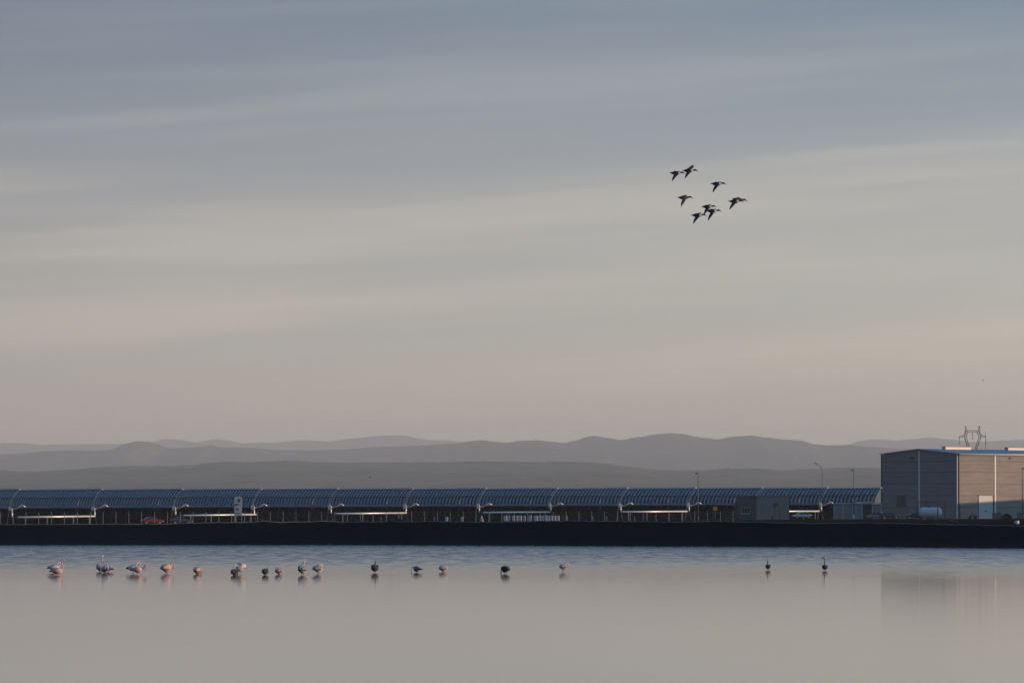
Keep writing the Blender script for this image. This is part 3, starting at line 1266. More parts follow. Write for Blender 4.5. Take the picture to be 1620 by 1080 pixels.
# dark hook-shaped mark on the right end
mk = []
for i in range(11):
    th_ = R(150 - 24 * i)
    mk.append((L2 + .50, -.10 + .30 * math.cos(th_) * .8, cz_ + .22 + .30 * math.sin(th_)))
mk += [(L2 + .55, -.12, cz_ - .30), (L2 + .5, -.12, cz_ - .5)]
mb = MB()
mb.tube(mk, .06, 4, smooth=False)
mb.build('end_mark', dark, TK)
MB().tube([(-.2, 0, cz_ + r_ - .05), (-.2, 0, cz_ + r_ + .35)], .22, 10).build('valve_dome', dark, TK)

FR = thing('steel_frame', 'dark steel pipe frame standing over the white gas tank', 'frame', (X_(1474, 1079), 1079, tz))
k = 1079 / F
fh = Z_(794.3, 1079) - tz
for px, yy in ((1452.3, 0), (1483, -1.2), (1496.5, 2.2)):
    MB().box(((px - 1474) * k, yy, fh / 2 - .1), (.20, .2, fh)).build('post', steel_d, FR)
for a, b, m_, hh in ((1449.5, 1482.0, steel_d, 0), (1482.0, 1498.5, rust, 0)):
    mb = MB()
    mb.box((((a + b) / 2 - 1474) * k, -.6 if a < 1470 else .4, fh + .08), ((b - a) * k, .22, .16))
    mb.build('beam', m_, FR)
MB().box(((1465.5 - 1474) * k, -.3, fh - .42), (.22, .2, .85)).build('hanger', steel_d, FR)


# ------------------------------------------------------------------ cars
def car_meshes(style, paint):
    L = 4.3
    M = {}
    secs = []
    if style == 'hatch':
        prof = [(-2.12, .62, .70), (-2.05, .45, .92), (-1.7, .32, 1.0), (-.9, .30, 1.0), (0, .30, .98), (.8, .30, .95), (1.3, .32, .88), (1.8, .36, .78), (2.05, .42, .68), (2.14, .5, .6)]
        roof = [(-1.98, .93), (-1.55, 1.38), (-.9, 1.47), (-.1, 1.46), (.35, 1.38), (1.05, .95)]
    else:
        prof = [(-2.2, .62, .72), (-2.12, .45, .92), (-1.7, .32, .95), (-.9, .30, .93), (0, .30, .92), (.8, .30, .92), (1.3, .32, .88), (1.8, .36, .80), (2.12, .42, .70), (2.22, .5, .6)]
        roof = [(-1.75, .93), (-1.05, 1.33), (-.7, 1.41), (0, 1.42), (.4, 1.36), (1.15, .93)]
    mb = MB()
    n = 12
    ring = []
    for x, zb_, zt in prof:
        hw = .86 - .18 * max(0, (abs(x) - 1.5) / .7) ** 2
        zm = (zb_ + zt) / 2
        hh = (zt - zb_) / 2
        for k in range(n):
            th = 2 * math.pi * (k + .5) / n
            c, s = math.cos(th), math.sin(th)
            e = .45
            ring.append((x, hw * math.copysign(abs(c) ** e, c), zm + hh * math.copysign(abs(s) ** e, s)))
    fs = []
    for i in range(len(prof) - 1):
        for k in range(n):
            k2 = (k + 1) % n
            fs.append((i * n + k, (i + 1) * n + k, (i + 1) * n + k2, i * n + k2))
    fs.append(tuple(range(n)))
    fs.append(tuple((len(prof) - 1) * n + k for k in reversed(range(n))))
    mb.add(ring, fs, 0, True)
    M['body'] = mb.mesh('body', paint)
    mb = MB()
    vs, fs = [], []
    for x, z in roof:
        t = (z - .9) / .55
        hw = .80 - .17 * max(0, t)
        vs += [(x, -hw, z), (x, hw, z)]
    base = len(vs)
    for x, z in roof:
        vs += [(x, -.80, .88), (x, .80, .88)]
    m_ = len(roof)
    for i in range(m_ - 1):
        fs.append((i * 2, i * 2 + 2, i * 2 + 3, i * 2 + 1))
        fs.append((base + i * 2, base + i * 2 + 2, i * 2 + 2, i * 2))
        fs.append((i * 2 + 1, i * 2 + 3, base + i * 2 + 3, base + i * 2 + 1))
    mb.add(vs, fs, 0, False)
    M['windows'] = mb.mesh('windows', glass)
    mb = MB()
    top = roof[1:-1]
    vs, fs = [], []
    for x, z in top:
        hw = .80 - .17 * (z - .9) / .55 + .012
        vs += [(x, -hw, z - .02), (x, hw, z - .02), (x, hw - .05, z + .03), (x, -hw + .05, z + .03)]
    for i in range(len(top) - 1):
        a = i * 4
        for q, w in ((0, 1), (1, 2), (2, 3), (3, 0)):
            fs.append((a + q, a + w, a + 4 + w, a + 4 + q))
    fs.append((0, 3, 2, 1))
    a = (len(top) - 1) * 4
    fs.append((a, a + 1, a + 2, a + 3))
    # pillars
    mb.add(vs, fs, 0, False)
    for (xa, za), (xb, zb2) in ((roof[0], roof[1]), (roof[-1], roof[-2])):
        for s in (-1, 1):
            ha = .80 + .01
            hb = .80 - .17 * (zb2 - .9) / .55 + .012
            mb.bar((xa, s * ha, za), (xb, s * hb, zb2), .05)
    for s in (-1, 1):
        mb.bar((-.25, s * .812, .9), (-.25, s * .645, 1.45), .045)
    M['roof'] = mb.mesh('roof', paint)
    mb = MB()
    mb.tube([(0, -.1, 0), (0, .1, 0)], .32, 18)
    M['wheel'] = mb.mesh('wheel', rubber)
    mb = MB()
    mb.tube([(0, -.112, 0), (0, .112, 0)], .19, 12)
    M['rim'] = mb.mesh('rim', mat('wheel_rim', (.4, .4, .42), rough=.35, metal=.8))
    M['headlight'] = MB().box((0, 0, 0), (.10, .34, .14)).mesh('headlight', mat('lamp_glass', (.6, .6, .6), rough=.1))
    M['taillight'] = MB().box((0, 0, 0), (.08, .24, .22)).mesh('taillight', mat('tail_red', (.25, .01, .01), rough=.2))
    return M


def place_car(px, D, rz, style, paint, label, dz=0.0):
    x = X_(px, D)
    t = thing('parked_car', label, 'car', (x, D, ground_z(x, D) + dz), rz, 'cars parked on the site')
    M = car_meshes(style, paint)
    for nm in ('body', 'windows', 'roof'):
        link(nm, M[nm], t)
    for a in (-1.32, 1.32):
        for s in (-1, 1):
            w = link('wheel', M['wheel'], t, (a, s * .78, .32))
            link('rim', M['rim'], w)
    for s in (-1, 1):
        link('headlight', M['headlight'], t, (2.04, s * .60, .66))
        link('taillight', M['taillight'], t, (-2.08, s * .62, .74))
    return t


p_white = mat('car_white', (.62, .64, .66), rough=.25)
p_silver = mat('car_silver', (.30, .31, .32), rough=.3)
p_dark = mat('car_charcoal', (.045, .043, .04), rough=.3)
p_green = mat('car_dark_green', (.035, .04, .038), rough=.3)
p_red = mat('car_red', (.22, .018, .015), rough=.25)
place_car(1268.5, 1092, R(180 + 14), 'saloon', p_white, 'white saloon car parked beside the small grey building', .15)
place_car(1386, 1076, R(180 - 22), 'hatch', p_silver, 'silver hatchback parked before the cabin, beside a dark car')
place_car(1407, 1074, R(10), 'hatch', p_dark, 'dark hatchback parked beside the silver hatchback')
place_car(1447, 1086, R(185), 'saloon', p_green, 'dark car half hidden behind the white gas tank')
ct1 = place_car(241, 960, R(16), 'saloon', p_red, 'red car with sunlit flank left of the second lit pipe', .12)
ct2 = place_car(287, 990, R(12), 'saloon', p_dark, 'dark low car under the left part of the second lit pipe', .05)

# ------------------------------------------------------------------ banner
BD2 = 905.0
x = X_(376.8, BD2)
g = ground_z(x, BD2)
k = BD2 / F
t = thing('banner_sign', 'tall white banner with dark marks before the solar troughs', 'sign', (x, BD2, g))
zt, zb_ = Z_(785.4, BD2) - g, Z_(815.3, BD2) - g
MB().box((0, 0, (zt + zb_) / 2), (12.2 * k, .06, zt - zb_), ry=R(.6)).build('board', mat('banner_white', (.42, .46, .48), rough=.7, noise=.06, nscale=.8), t)
for s in (-5.4, 5.4):
    MB().box((s * k, .09, zt / 2 - .1), (.09, .09, zt + .1)).build('post', post_m, t)
mkm = mat('banner_ink', (.02, .04, .05), rough=.7)


def mark(px, py, w, h, rot=0.0):
    MB().box(((px - 376.8) * k, -.045, Z_(py, BD2) - g), (w * k, .03, h * k), ry=rot)


mb = MB()
for (px, py, w, h) in ((376.6, 791.3, 1.1, 4.6), (378.4, 789.3, 2.6, 1.0), (378.4, 791.3, 2.4, .9), (378.4, 793.3, 2.6, 1.0), (379.6, 790.3, .9, 1.4), (379.6, 792.3, .9, 1.4)):
    mb.box(((px - 376.8) * k, -.045, Z_(py, BD2) - g), (w * k, .03, h * k))
mb.build('dark_letter', mkm, t)
mb = MB()
for (px, py, w, h) in ((374.8, 797.0, 5.6, 1.2), (373.6, 799.0, 1.3, 3.0), (376.2, 798.4, 1.1, 1.6)):
    mb.box(((px - 376.8) * k, -.045, Z_(py, BD2) - g), (w * k, .03, h * k))
mb.build('dark_letter', mkm, t)
mb = MB()
for (px, py, w, h) in ((374.3, 805.0, .9, 3.4), (377.0, 805.0, .9, 3.4), (375.6, 804.6, 1.8, 1.0)):
    mb.box(((px - 376.8) * k, -.045, Z_(py, BD2) - g), (w * k, .03, h * k))
mb.build('dark_letter', mkm, t)
MB().box((-.1, -.045, Z_(811.5, BD2) - g), (9.5 * k, .025, 2.6 * k)).build('blue_band', mat('banner_blue', (.16, .25, .36), rough=.7), t)

# ------------------------------------------------------------------ pale boxy liquid tanks in a row
tank_b = mat('plastic_tank_pale', (.50, .50, .52), rough=.55, noise=.08, nscale=3)
tank_w = mat('plastic_tank_pinkish', (.48, .42, .42), rough=.55, noise=.08, nscale=3)


def tote_meshes(m_):
    M = {}
    mb = MB()
    for (z, w) in ((.16, .46),):
        pass
    rings = [(.15, .44), (.20, .48), (.95, .48), (1.04, .44), (1.08, .30)]
    mb.tube([(0, 0, z) for z, w in rings], [w * 1.3 for z, w in rings], 4, smooth=False)
    M['tank'] = mb.mesh('tank', m_)
    M['pallet'] = MB().box((0, 0, .06), (.98, .98, .13)).mesh('pallet', mat('pallet_wood', (.16, .12, .08), rough=.9))
    M['cap'] = MB().tube([(0, 0, 1.08), (0, 0, 1.14)], .12, 8).mesh('cap', dark)
    return M


TT = [tote_meshes(tank_b), tote_meshes(tank_w)]
TOTES = [(706.5, 4.2, 0), (731.0, 4.0, 1), (799.5, 5.4, 0), (805.0, 3.4, 1), (812.0, 4, 1), (817.5, 3, 1), (822.5, 5.5, 0), (829.5, 4, 1), (838.5, 5, 0), (847.5, 5.6, 0), (853.5, 4.4, 0), (858.5, 4, 1), (863.5, 4, 0),
         (868.0, 3.4, 0), (872.5, 3.2, 1), (877.5, 3.6, 1), (882.5, 4.6, 0), (896.5, 2.4, 1)]
for i, (px, w, m_) in enumerate(TOTES):
    D = 860 + rnd.uniform(-4, 6)
    x = X_(px, D)
    sc = w * D / F / .95
    zb_ = Z_(823.9 if px > 780 else 824.2, D) - .15
    gp = 'pale boxy tanks behind the embankment'
    ORD = ['first', 'second', 'third', 'fourth', 'fifth', 'sixth', 'seventh', 'eighth', 'ninth', 'tenth', 'eleventh', 'twelfth', 'thirteenth', 'fourteenth', 'fifteenth']
    tone = 'wide grey' if m_ == 0 and w > 4.5 else 'grey' if m_ == 0 else 'narrow pinkish'
    if i == 0:
        lb = 'grey boxy tank standing alone between the dark bushes and a pinkish tank'
    elif i == 1:
        lb = 'pinkish boxy tank standing alone just left of the cone-shaped trestle'
    elif i == 17:
        lb = 'narrow pale tank right of the olive bush, at the row\'s right end'
    elif i == 16:
        lb = 'grey boxy tank touching the left side of the olive bush'
    else:
        lb = tone + ' boxy tank, ' + ORD[i - 2] + ' from left in the row under the fourth pipe'
    t = thing('liquid_tank', lb, 'tank', (x, D, zb_), R(rnd.uniform(-16, -5)), gp)
    t.scale = (sc, sc, (10.2 if px > 780 else 8.6) * D / F / 1.1)
    for nm, me in TT[m_].items():
        link(nm, me, t)

# cone-shaped trestle
D = 868
x = X_(762, D)
k = D / F
zb_ = Z_(824.2, D)
t = thing('trestle', 'pale cone-shaped trestle with spread legs under the fourth pipe', 'trestle', (x, D, zb_))
MB().tube([(0, 0, -.2), (0, 0, .6), (0, 0, 1.0)], [.30, .19, .05], 10).build('cone', mat('cone_cloth', (.55, .44, .36), rough=.8), t)
for a in (200, 320, 80):
    q = Vector((math.cos(R(a)), math.sin(R(a)), 0))
    MB().bar(q * .55 + Vector((0, 0, -.2)), (0, 0, .98), .035).build('leg', mat('cone_cloth', (.5, .4, .4)), t)

# yellow board by the fence
D = 1000
x = X_(1131.5, D)
g = ground_z(x, D)
t = thing('yellow_sign', 'small dull yellow sign on a post before the troughs', 'sign', (x, D, g))
MB().box((0, 0, Z_(804, D) - g), (.85, .05, .75)).build('board', mat('sign_yellow', (.30, .19, .02), rough=.6), t)
MB().box((0, .06, Z_(812, D) - g), (.07, .07, 2.2)).build('post', post_m, t)


# ------------------------------------------------------------------ bushes
def bush(px, D, ptop, wpx, cols, label, seed, pbase=824.5):
    r = random.Random(seed)
    x = X_(px, D)
    zb_ = Z_(pbase, D) - .15
    h = Z_(ptop, D) - zb_
    w = wpx * D / F / 2
    t = thing('bush', label, 'bush', (x, D, zb_), 0, 'bushes on the embankment')
    mb = MB()
    for i in range(700):
        a = r.uniform(0, 6.28)
        rr = r.random() ** .45
        zz = r.random()
        env = math.sin(math.pi * min(1, .18 + zz * .82)) ** .6
        rad = w * rr * env * (1 + .25 * math.sin(3 * a + seed))
        c = Vector((math.cos(a) * rad, math.sin(a) * rad, h * (zz * .96 + .02)))
        s = r.uniform(.05, .12) * (w / .6)
        u = Vector((r.gauss(0, 1), r.gauss(0, 1), r.gauss(0, 1))).normalized()
        v = u.cross(Vector((r.gauss(0, 1), r.gauss(0, 1), r.gauss(0, 1)))).normalized()
        mb.add([c - u * s, c + v * s * .5, c + u * s, c - v * s * .5], [(0, 1, 2, 3)], r.choice([0, 0, 1]))
    mb.build('foliage', cols, t)
    mb = MB()
    for i in range(5):
        a = r.uniform(0, 6.28)
        mb.tube([(0, 0, -.1), (math.cos(a) * w * .3, math.sin(a) * w * .3, h * .4), (math.cos(a) * w * .6, math.sin(a) * w * .6, h * .75)], [.03, .02, .008], 5)
    mb.build('stem', mat('bark', (.06, .045, .03), rough=.9), t)


lf1 = mat('leaf_dark', (.018, .026, .012), rough=.7)
lf2 = mat('leaf_mid', (.035, .042, .018), rough=.7)
lf3 = mat('leaf_olive', (.06, .055, .018), rough=.7)
bush(618.5, 478, 818, 12, [lf1, lf2], 'dark round bush on the embankment crest under the third pipe', 1, 825.4)
bush(632.5, 480, 820, 11, [lf1, lf2], 'low flat dark bush just right of the round one', 2, 825.2)
bush(690.5, 480, 821.5, 6, [lf1, lf2], 'tiny dark tuft on the crest left of the lone pale tank', 6, 825)
bush(889.5, 870, 812, 10, [lf2, lf3], 'olive bush at the right end of the pale tanks', 3, 824)
bush(1593, 1078, 812, 16, [lf1, lf2], 'dark shrub in front of the warehouse, near the right edge', 4, 821.5)
bush(1505, 700, 823, 26, [lf1, lf1], 'low dark scrub below the warehouse corner', 5, 828.0)

# right-hand yard clutter
D = 1080
x = X_(1577, D)
g = ground_z(x, D)
t = thing('crate', 'pale green crate beside the warehouse roller door', 'crate', (x, D, g), R(12))
MB().box((0, 0, .62), (1.7, 1.2, 1.2)).build('box', mat('crate_green', (.15, .19, .19), rough=.7), t)
MB().box((0, 0, 1.26), (1.8, 1.3, .08)).build('lid', mat('crate_lid', (.10, .12, .13), rough=.7), t)
for a in (-.8, 0, .8):
    MB().box((a, -.63, .62), (.1, .06, 1.2)).build('batten', mat('crate_lid', (.1, .12, .13)), t)
x = X_(1614, D)
t = thing('crate', 'grey-green crate at the right edge, behind the white barrel', 'crate', (x, D, g), R(-5))
MB().box((0, 0, .62), (1.5, 1.1, 1.1)).build('box', mat('crate_green', (.15, .19, .19), rough=.7), t)
MB().box((0, 0, 1.21), (1.6, 1.2, .08)).build('lid', mat('crate_lid', (.10, .12, .13), rough=.7), t)

x = X_(1539, D)
t = thing('flat_cart', 'small dark flatbed cart with a tarpaulin before the warehouse wall', 'cart', (x, D, g), R(8))
MB().box((0, 0, .55), (1.7, .9, .12)).build('deck', steel_d, t)
mb = MB()
mb.add([(-.75, -.4, .615), (.7, -.4, .615), (.7, .4, .615), (-.75, .4, .615), (-.35, -.25, 1.12), (.6, -.2, 1.02), (.55, .2, 1.0), (-.3, .25, 1.1)],
       [(0, 1, 5, 4), (1, 2, 6, 5), (2, 3, 7, 6), (3, 0, 4, 7), (4, 5, 6, 7)])
mb.build('tarpaulin', mat('tarp_tan', (.17, .13, .10), rough=.8), t)
for a in (-.55, .55):
    for s in (-.42, .42):
        MB().tube([(a, s - .05, .25), (a, s + .05, .25)], .25, 12).build('wheel', rubber, t)
MB().bar((.85, 0, .55), (1.35, 0, .95), .03).build('handle', steel_d, t)

D = 600
x = X_(1608.5, D)
zb_ = Z_(830.5, D)
t = thing('barrel', 'white barrel with one sunlit side on the crest at right', 'barrel', (x, D, zb_))
mb = MB()
rr = 3.9 * D / F
hh = 7.4 * D / F
mb.tube([(0, 0, -.15), (0, 0, hh * .1), (0, 0, hh * .5), (0, 0, hh * .9), (0, 0, hh)], [rr * .93, rr, rr * 1.02, rr, rr * .93], 16)
mb.build('drum', mat('barrel_white', (.55, .50, .53), rough=.5), t)
for q in (.33, .66):
    MB().tube([(0, 0, hh * q - .012), (0, 0, hh * q + .012)], rr * 1.045, 16).build('hoop', white, t)
MB().tube([(0, 0, hh + .001), (0, 0, hh + .02)], rr * .8, 16).build('lid', dark, t)

# ------------------------------------------------------------------ electricity pylon
PD = 2100.0
k = PD / F
x = X_(1538, PD)
PY = thing('electricity_pylon', 'lattice electricity pylon rising behind the warehouse roof', 'pylon', (x, PD, 0))
pst = mat('pylon_steel', (.10, .10, .105), rough=.6, metal=.3)


def pp(px, py, dy=0.0):
    p = at(px, py, PD)
    return Vector((p.x - x, dy, p.z))


def lattice(name, a0, a1, b0, b1, n, dep0, dep1, wbar=.09, mb=None):
    """lattice between two chords a (left) and b (right), with depth"""
    own = mb is None
    mb = mb or MB()
    for sy in (-1, 1):
        A0, A1 = a0 + Vector((0, sy * dep0, 0)), a1 + Vector((0, sy * dep1, 0))
        B0, B1 = b0 + Vector((0, sy * dep0, 0)), b1 + Vector((0, sy * dep1, 0))
        mb.bar(A0, A1, wbar)
        mb.bar(B0, B1, wbar)
        for i in range(n):
            t0, t1 = i / n, (i + 1) / n
            mb.bar(A0.lerp(A1, t0), B0.lerp(B1, t1), wbar * .5) if i % 2 else mb.bar(B0.lerp(B1, t0), A0.lerp(A1, t1), wbar * .5)
    for i in range(n + 1):
        t = i / n
        p, q = a0.lerp(a1, t), b0.lerp(b1, t)
        d = dep0 + (dep1 - dep0) * t
        mb.bar(p + Vector((0, -d, 0)), p + Vector((0, d, 0)), wbar * .6)
        mb.bar(q + Vector((0, -d, 0)), q + Vector((0, d, 0)), wbar * .6)
    if own:
        mb.build(name, pst, PY)


# tower body, waist at y~725
lattice('tower_body', Vector((-3.4, 0, -.5)), pp(1534.4, 722), Vector((3.4, 0, -.5)), pp(1541.6, 722), 9, 3.2, .9, .085)
lattice('window_leg', pp(1534.4, 722), pp(1525.3, 690), pp(1537.5, 722), pp(1528.3, 690), 6, .9, .7, .085)
lattice('window_leg', pp(1538.5, 722), pp(1549.2, 690), pp(1541.6, 722), pp(1552.2, 690), 6, .9, .7, .085)
lattice('shoulder', pp(1525.3, 690), pp(1529.0, 681), pp(1528.3, 690), pp(1531.5, 683.5), 2, .7, .6, .085)
lattice('shoulder', pp(1552.2, 690), pp(1548.0, 681), pp(1549.2, 690), pp(1545.0, 683.5), 2, .7, .6, .085)
lattice('bridge', pp(1529.5, 680.5), pp(1547.5, 680.5), pp(1529.5, 683.2), pp(1547.5, 683.2), 6, .6, .6, .085)
lattice('earth_peak', pp(1526.5, 687), pp(1527.0, 673.2), pp(1529.8, 681), pp(1527.4, 673.2), 4, .5, .08, .085)
lattice('earth_peak', pp(1547.5, 681), pp(1550.0, 673.0), pp(1550.2, 687), pp(1550.4, 673.0), 4, .5, .08, .085)
lattice('cross_arm', pp(1517.5, 690.2), pp(1526.0, 687), pp(1517.5, 690.8), pp(1526.0, 690.8), 3, .1, .6, .085)
lattice('cross_arm', pp(1559.6, 690.2), pp(1551.5, 687), pp(1559.6, 690.8), pp(1551.5, 690.8), 3, .1, .6, .085)
for px, y0, y1 in ((1517.6, 690.8, 701.5), (1538.5, 683.4, 694), (1559.4, 690.8, 701.5)):
    mb = MB()
    a, b = pp(px, y0), pp(px, y1)
    n = 10
    pts, rad = [], []
    for i in range(n * 2 + 1):
        pts.append(a.lerp(b, i / (n * 2)))
        rad.append(.08 if i % 2 else .14)
    mb.tube(pts, rad, 6, smooth=False)
    mb.tube([b, b + Vector((0, 0, -.2))], .3, 6)
    mb.build('insulator', steel_d, PY)
# thin pole beside it
p = at(1559, 684, 1700)
t = thing('antenna_mast', 'thin mast right beside the pylon behind the warehouse', 'mast', (p.x, 1700, 0))
MB().tube([(0, 0, -.3), (0, 0, p.z)], [.12, .05], 6).build('pole', pst, t)
MB().box((0, 0, p.z + .1), (.25, .12, .3)).build('aerial', pst, t)

# ------------------------------------------------------------------ houses on the hills
HOUSES = [(883, 722.0, 14300, 3.0, 'tiny white house high on the middle hills, upper one of two close specks'),
          (984, 729.8, 13900, 3.4, 'brightest tiny white house on the middle hills, right of the upper one'),
          (1083, 739.0, 13600, 3.0, 'tiny white house low on the middle hills above the straight lamp'),
          (1260, 724.5, 14200, 3.0, 'tiny pale house on the hillside left of the tall curved lamp'),
          (1366, 739.8, 8980, 2.6, 'tiny white house on the near ridge just left of the warehouse'),
          (1155, 761.5, 7600, 3.0, 'tiny pale house low on the near slope between two lamps')]


def hill_z(me_ob, x, y):
    best = None
    ok, loc, nn, idx = me_ob.ray_cast(Vector((x, y, 3000)), Vector((0, 0, -1)))
    return loc.z if ok else 0


bpy.context.view_layer.update()
dg_ = bpy.context.evaluated_depsgraph_get()
H_near = bpy.data.objects['near_hills']
H_mid = bpy.data.objects['middle_hills']
for px, py, Y, w, lb in HOUSES:
    # find the depth where the sight line meets the slope
    hob = H_near if Y < 9500 else H_mid
    ok, loc, nn, idx = hob.ray_cast(Vector((0, 0, CAMZ)), (at(px, py, 1000) - Vector((0, 0, CAMZ))).normalized())
    if not ok:
        p = at(px, py, Y)
        loc = Vector((p.x, Y, p.z))
    k = loc.y / F
    t = thing('hillside_house', lb, 'house', loc - Vector((0, 0, .6)), R(rnd.uniform(-20, 20)), 'tiny houses on the hills')
    ww, hh = w * k, 1.3 * k
    MB().box((0, ww * .3, hh / 2), (ww, ww * .6, hh)).build('wall', white, t)
    mb = MB()
    mb.add([(-ww * .53, -.1, hh), (ww * .53, -.1, hh), (ww * .53, ww * .62, hh), (-ww * .53, ww * .62, hh), (-ww * .53, ww * .3, hh * 1.45), (ww * .53, ww * .3, hh * 1.45)],
           [(0, 1, 5, 4), (2, 3, 4, 5), (0, 4, 3), (1, 2, 5), (0, 3, 2, 1)])
    mb.build('roof', mat('clay_tiles', (.28, .16, .11), rough=.9), t)

# ------------------------------------------------------------------ flamingos
pl_white = mat('plumage_white', (.62, .56, .55), rough=.8, noise=.10, nscale=9)
pl_pink = mat('plumage_pink', (.66, .45, .42), rough=.8, noise=.12, nscale=9)
pl_grey = mat('plumage_grey', (.27, .26, .27), rough=.8, noise=.2, nscale=9)
pl_brown = mat('plumage_grey_brown', (.13, .12, .12), rough=.8, noise=.2, nscale=9)
pl_dark = mat('plumage_dark', (.035, .033, .036), rough=.8, noise=.2, nscale=9)
pl_rose = mat('wing_rose', (.46, .13, .13), rough=.8, noise=.15, nscale=9)
pl_tip = mat('wing_black', (.02, .02, .024), rough=.7)
bill_m = mat('bill_pink', (.5, .2, .2), rough=.5)
leg_m = mat('leg_pink', (.50, .17, .18), rough=.6)
leg_g = mat('leg_grey', (.10, .09, .09), rough=.6)
PLUM = {'white': (pl_white, pl_white, leg_m, pl_rose), 'pink': (pl_pink, pl_pink, leg_m, pl_rose), 'grey': (pl_white, pl_grey, leg_g, pl_dark), 'dark': (pl_brown, pl_dark, leg_g, pl_dark)}

NECKS = {   # x, y, z, radius from chest to head
    'up': [(.27, 0, .31, .052), (.30, 0, .40, .038), (.27, 0, .52, .031), (.25, 0, .64, .028), (.27, 0, .74, .028), (.31, 0, .785, .036), (.355, 0, .775, .040), (.39, 0, .755, .026)],
    'turn': [(.24, 0, .30, .052), (.27, 0, .39, .036), (.255, .0, .52, .029), (.25, .005, .64, .026), (.25, .015, .74, .026), (.25, .055, .785, .033), (.25, .10, .775, .036), (.25, .135, .75, .024)],
    'mid': [(.26, 0, .31, .055), (.31, 0, .37, .040), (.28, 0, .45, .032), (.25, 0, .53, .029), (.28, 0, .59, .030), (.33, 0, .60, .038), (.37, 0, .585, .039), (.40, 0, .565, .026)],
    'down': [(.27, 0, .28, .055), (.36, 0, .315, .040), (.43, 0, .27, .032), (.455, 0, .17, .029), (.45, 0, .07, .029), (.44, 0, .02, .036), (.42, 0, -.02, .036), (.40, 0, -.05, .024)],
    'preen': [(.27, 0, .31, .055), (.35, 0, .39, .040), (.36, -.02, .48, .032), (.29, -.06, .53, .030), (.21, -.11, .49, .030), (.15, -.15, .42, .037), (.12, -.165, .37, .038), (.10, -.17, .33, .024)],
    'curl': [(.28, 0, .28, .055), (.37, .01, .34, .040), (.42, .0, .42, .032), (.46, -.03, .46, .030), (.50, -.06, .40, .030), (.50, -.08, .31, .037), (.48, -.09, .26, .038), (.455, -.095, .22, .024)],
    'sleep': [(.25, 0, .30, .06), (.30, -.03, .37, .045), (.27, -.09, .42, .036), (.17, -.12, .42, .034), (.06, -.12, .40, .034), (-.02, -.10, .38, .040), (-.07, -.09, .36, .038), (-.10, -.085, .345, .022)],
}


def flamingo(px, py, heading, pose, plum, label, size=1.0, lift=0.0, plump=1.0, wing=None):
    Y = CAMZ * F / (py - 800.0)
    x = X_(px, Y, py)
    body_m, top_m, lg, wing_m = PLUM[plum]
    t = thing('flamingo', label, 'flamingo', (x, Y, 0), R(heading), 'flamingos standing in the water')
    t.scale = (size, size, size)
    # one sweep: tail, body, chest, neck, head
    zc = .215 + lift
    ctrl = [(-.40, 0, zc - .03, .010, .008), (-.33, 0, zc - .01, .050, .035), (-.22, 0, zc + .02, .105, .095), (-.06, 0, zc + .01, .150, .150), (.08, 0, zc, .155, .158), (.18, 0, zc + .02, .115, .125)]
    ctrl = [(a, b, c, d * plump, e * plump) for a, b, c, d, e in ctrl]
    for (a, b, c, d) in NECKS[pose]:
        cc = c + lift if pose != 'down' or c > .2 else c
        ctrl.append((a, b, cc, d, d))
    cv = catmull(ctrl, 5)
    mb = MB()
    mb.tube([q[:3] for q in cv], [(max(.004, q[3]), max(.004, q[4])) for q in cv], 14)
    mb.build('body', body_m, t)
    # bent bill with black tip
    hx, hy, hz, hr = ctrl[-1][:4]
    px_, py_, pz_ = ctrl[-2][:3]
    d = Vector((hx - px_, hy - py_, hz - pz_)).normalized()
    d2_ = (d + Vector((0, 0, -.9))).normalized() if pose in ('up', 'mid', 'turn') else d
    p0 = Vector((hx, hy, hz)) - d * .012
    p1 = p0 + d * .045
    p2 = p1 + d2_ * .04
    p3 = p2 + (d2_ + Vector((0, 0, -.5 if pose in ('up', 'mid', 'turn') else 0))).normalized() * .035
    mb = MB()
    mb.tube([p0, p1, p2, p3], [.024, .022, .017, .005], 8, mis=[0, 0, 1])
    mb.build('bill', [bill_m if plum != 'dark' else leg_g, pl_tip], t)
    # folded wings: scapular feathers over rosy coverts over black flight feathers
    for s in (-1, 1):
        wc = [(.16, s * .085, zc + .05, .02, .03), (.08, s * .125, zc + .045, .042, .085), (-.06, s * .125, zc + .045, .045, .095), (-.2, s * .092, zc + .035, .036, .07), (-.33, s * .05, zc + .0, .022, .04), (-.43, s * .03, zc - .045, .006, .012)]
        wc = catmull([(a, b * plump, c, d_, e * plump) for a, b, c, d_, e in wc], 4)
        n_ = len(wc) - 1
        mb = MB()
        mb.tube([q[:3] for q in wc], [(q[3], q[4]) for q in wc], 10, mis=[0 if i < n_ * .72 else 1 for i in range(n_)])
        w_ = mb.build('wing', [top_m, pl_tip], t)
        cv2 = catmull([(.10, s * .135 * plump, zc - .045, .012, .02), (-.05, s * .150 * plump, zc - .06, .022, .036), (-.20, s * .105 * plump, zc - .055, .018, .03), (-.32, s * .05, zc - .05, .006, .01)], 4)
        mb = MB()
        mb.tube([q[:3] for q in cv2], [(q[3], q[4]) for q in cv2], 8)
        mb.build('wing_coverts', wing_m, w_)
    for s in (-1, 1):
        mb = MB()
        mb.tube([(.0, s * .05, zc - .10), (-.01, s * .05, zc - .17), (0, s * .052, -.10), (.02, s * .055, -.45)], [.030, .014, .011, .010], 7)
        mb.build('leg', lg, t)
    return t


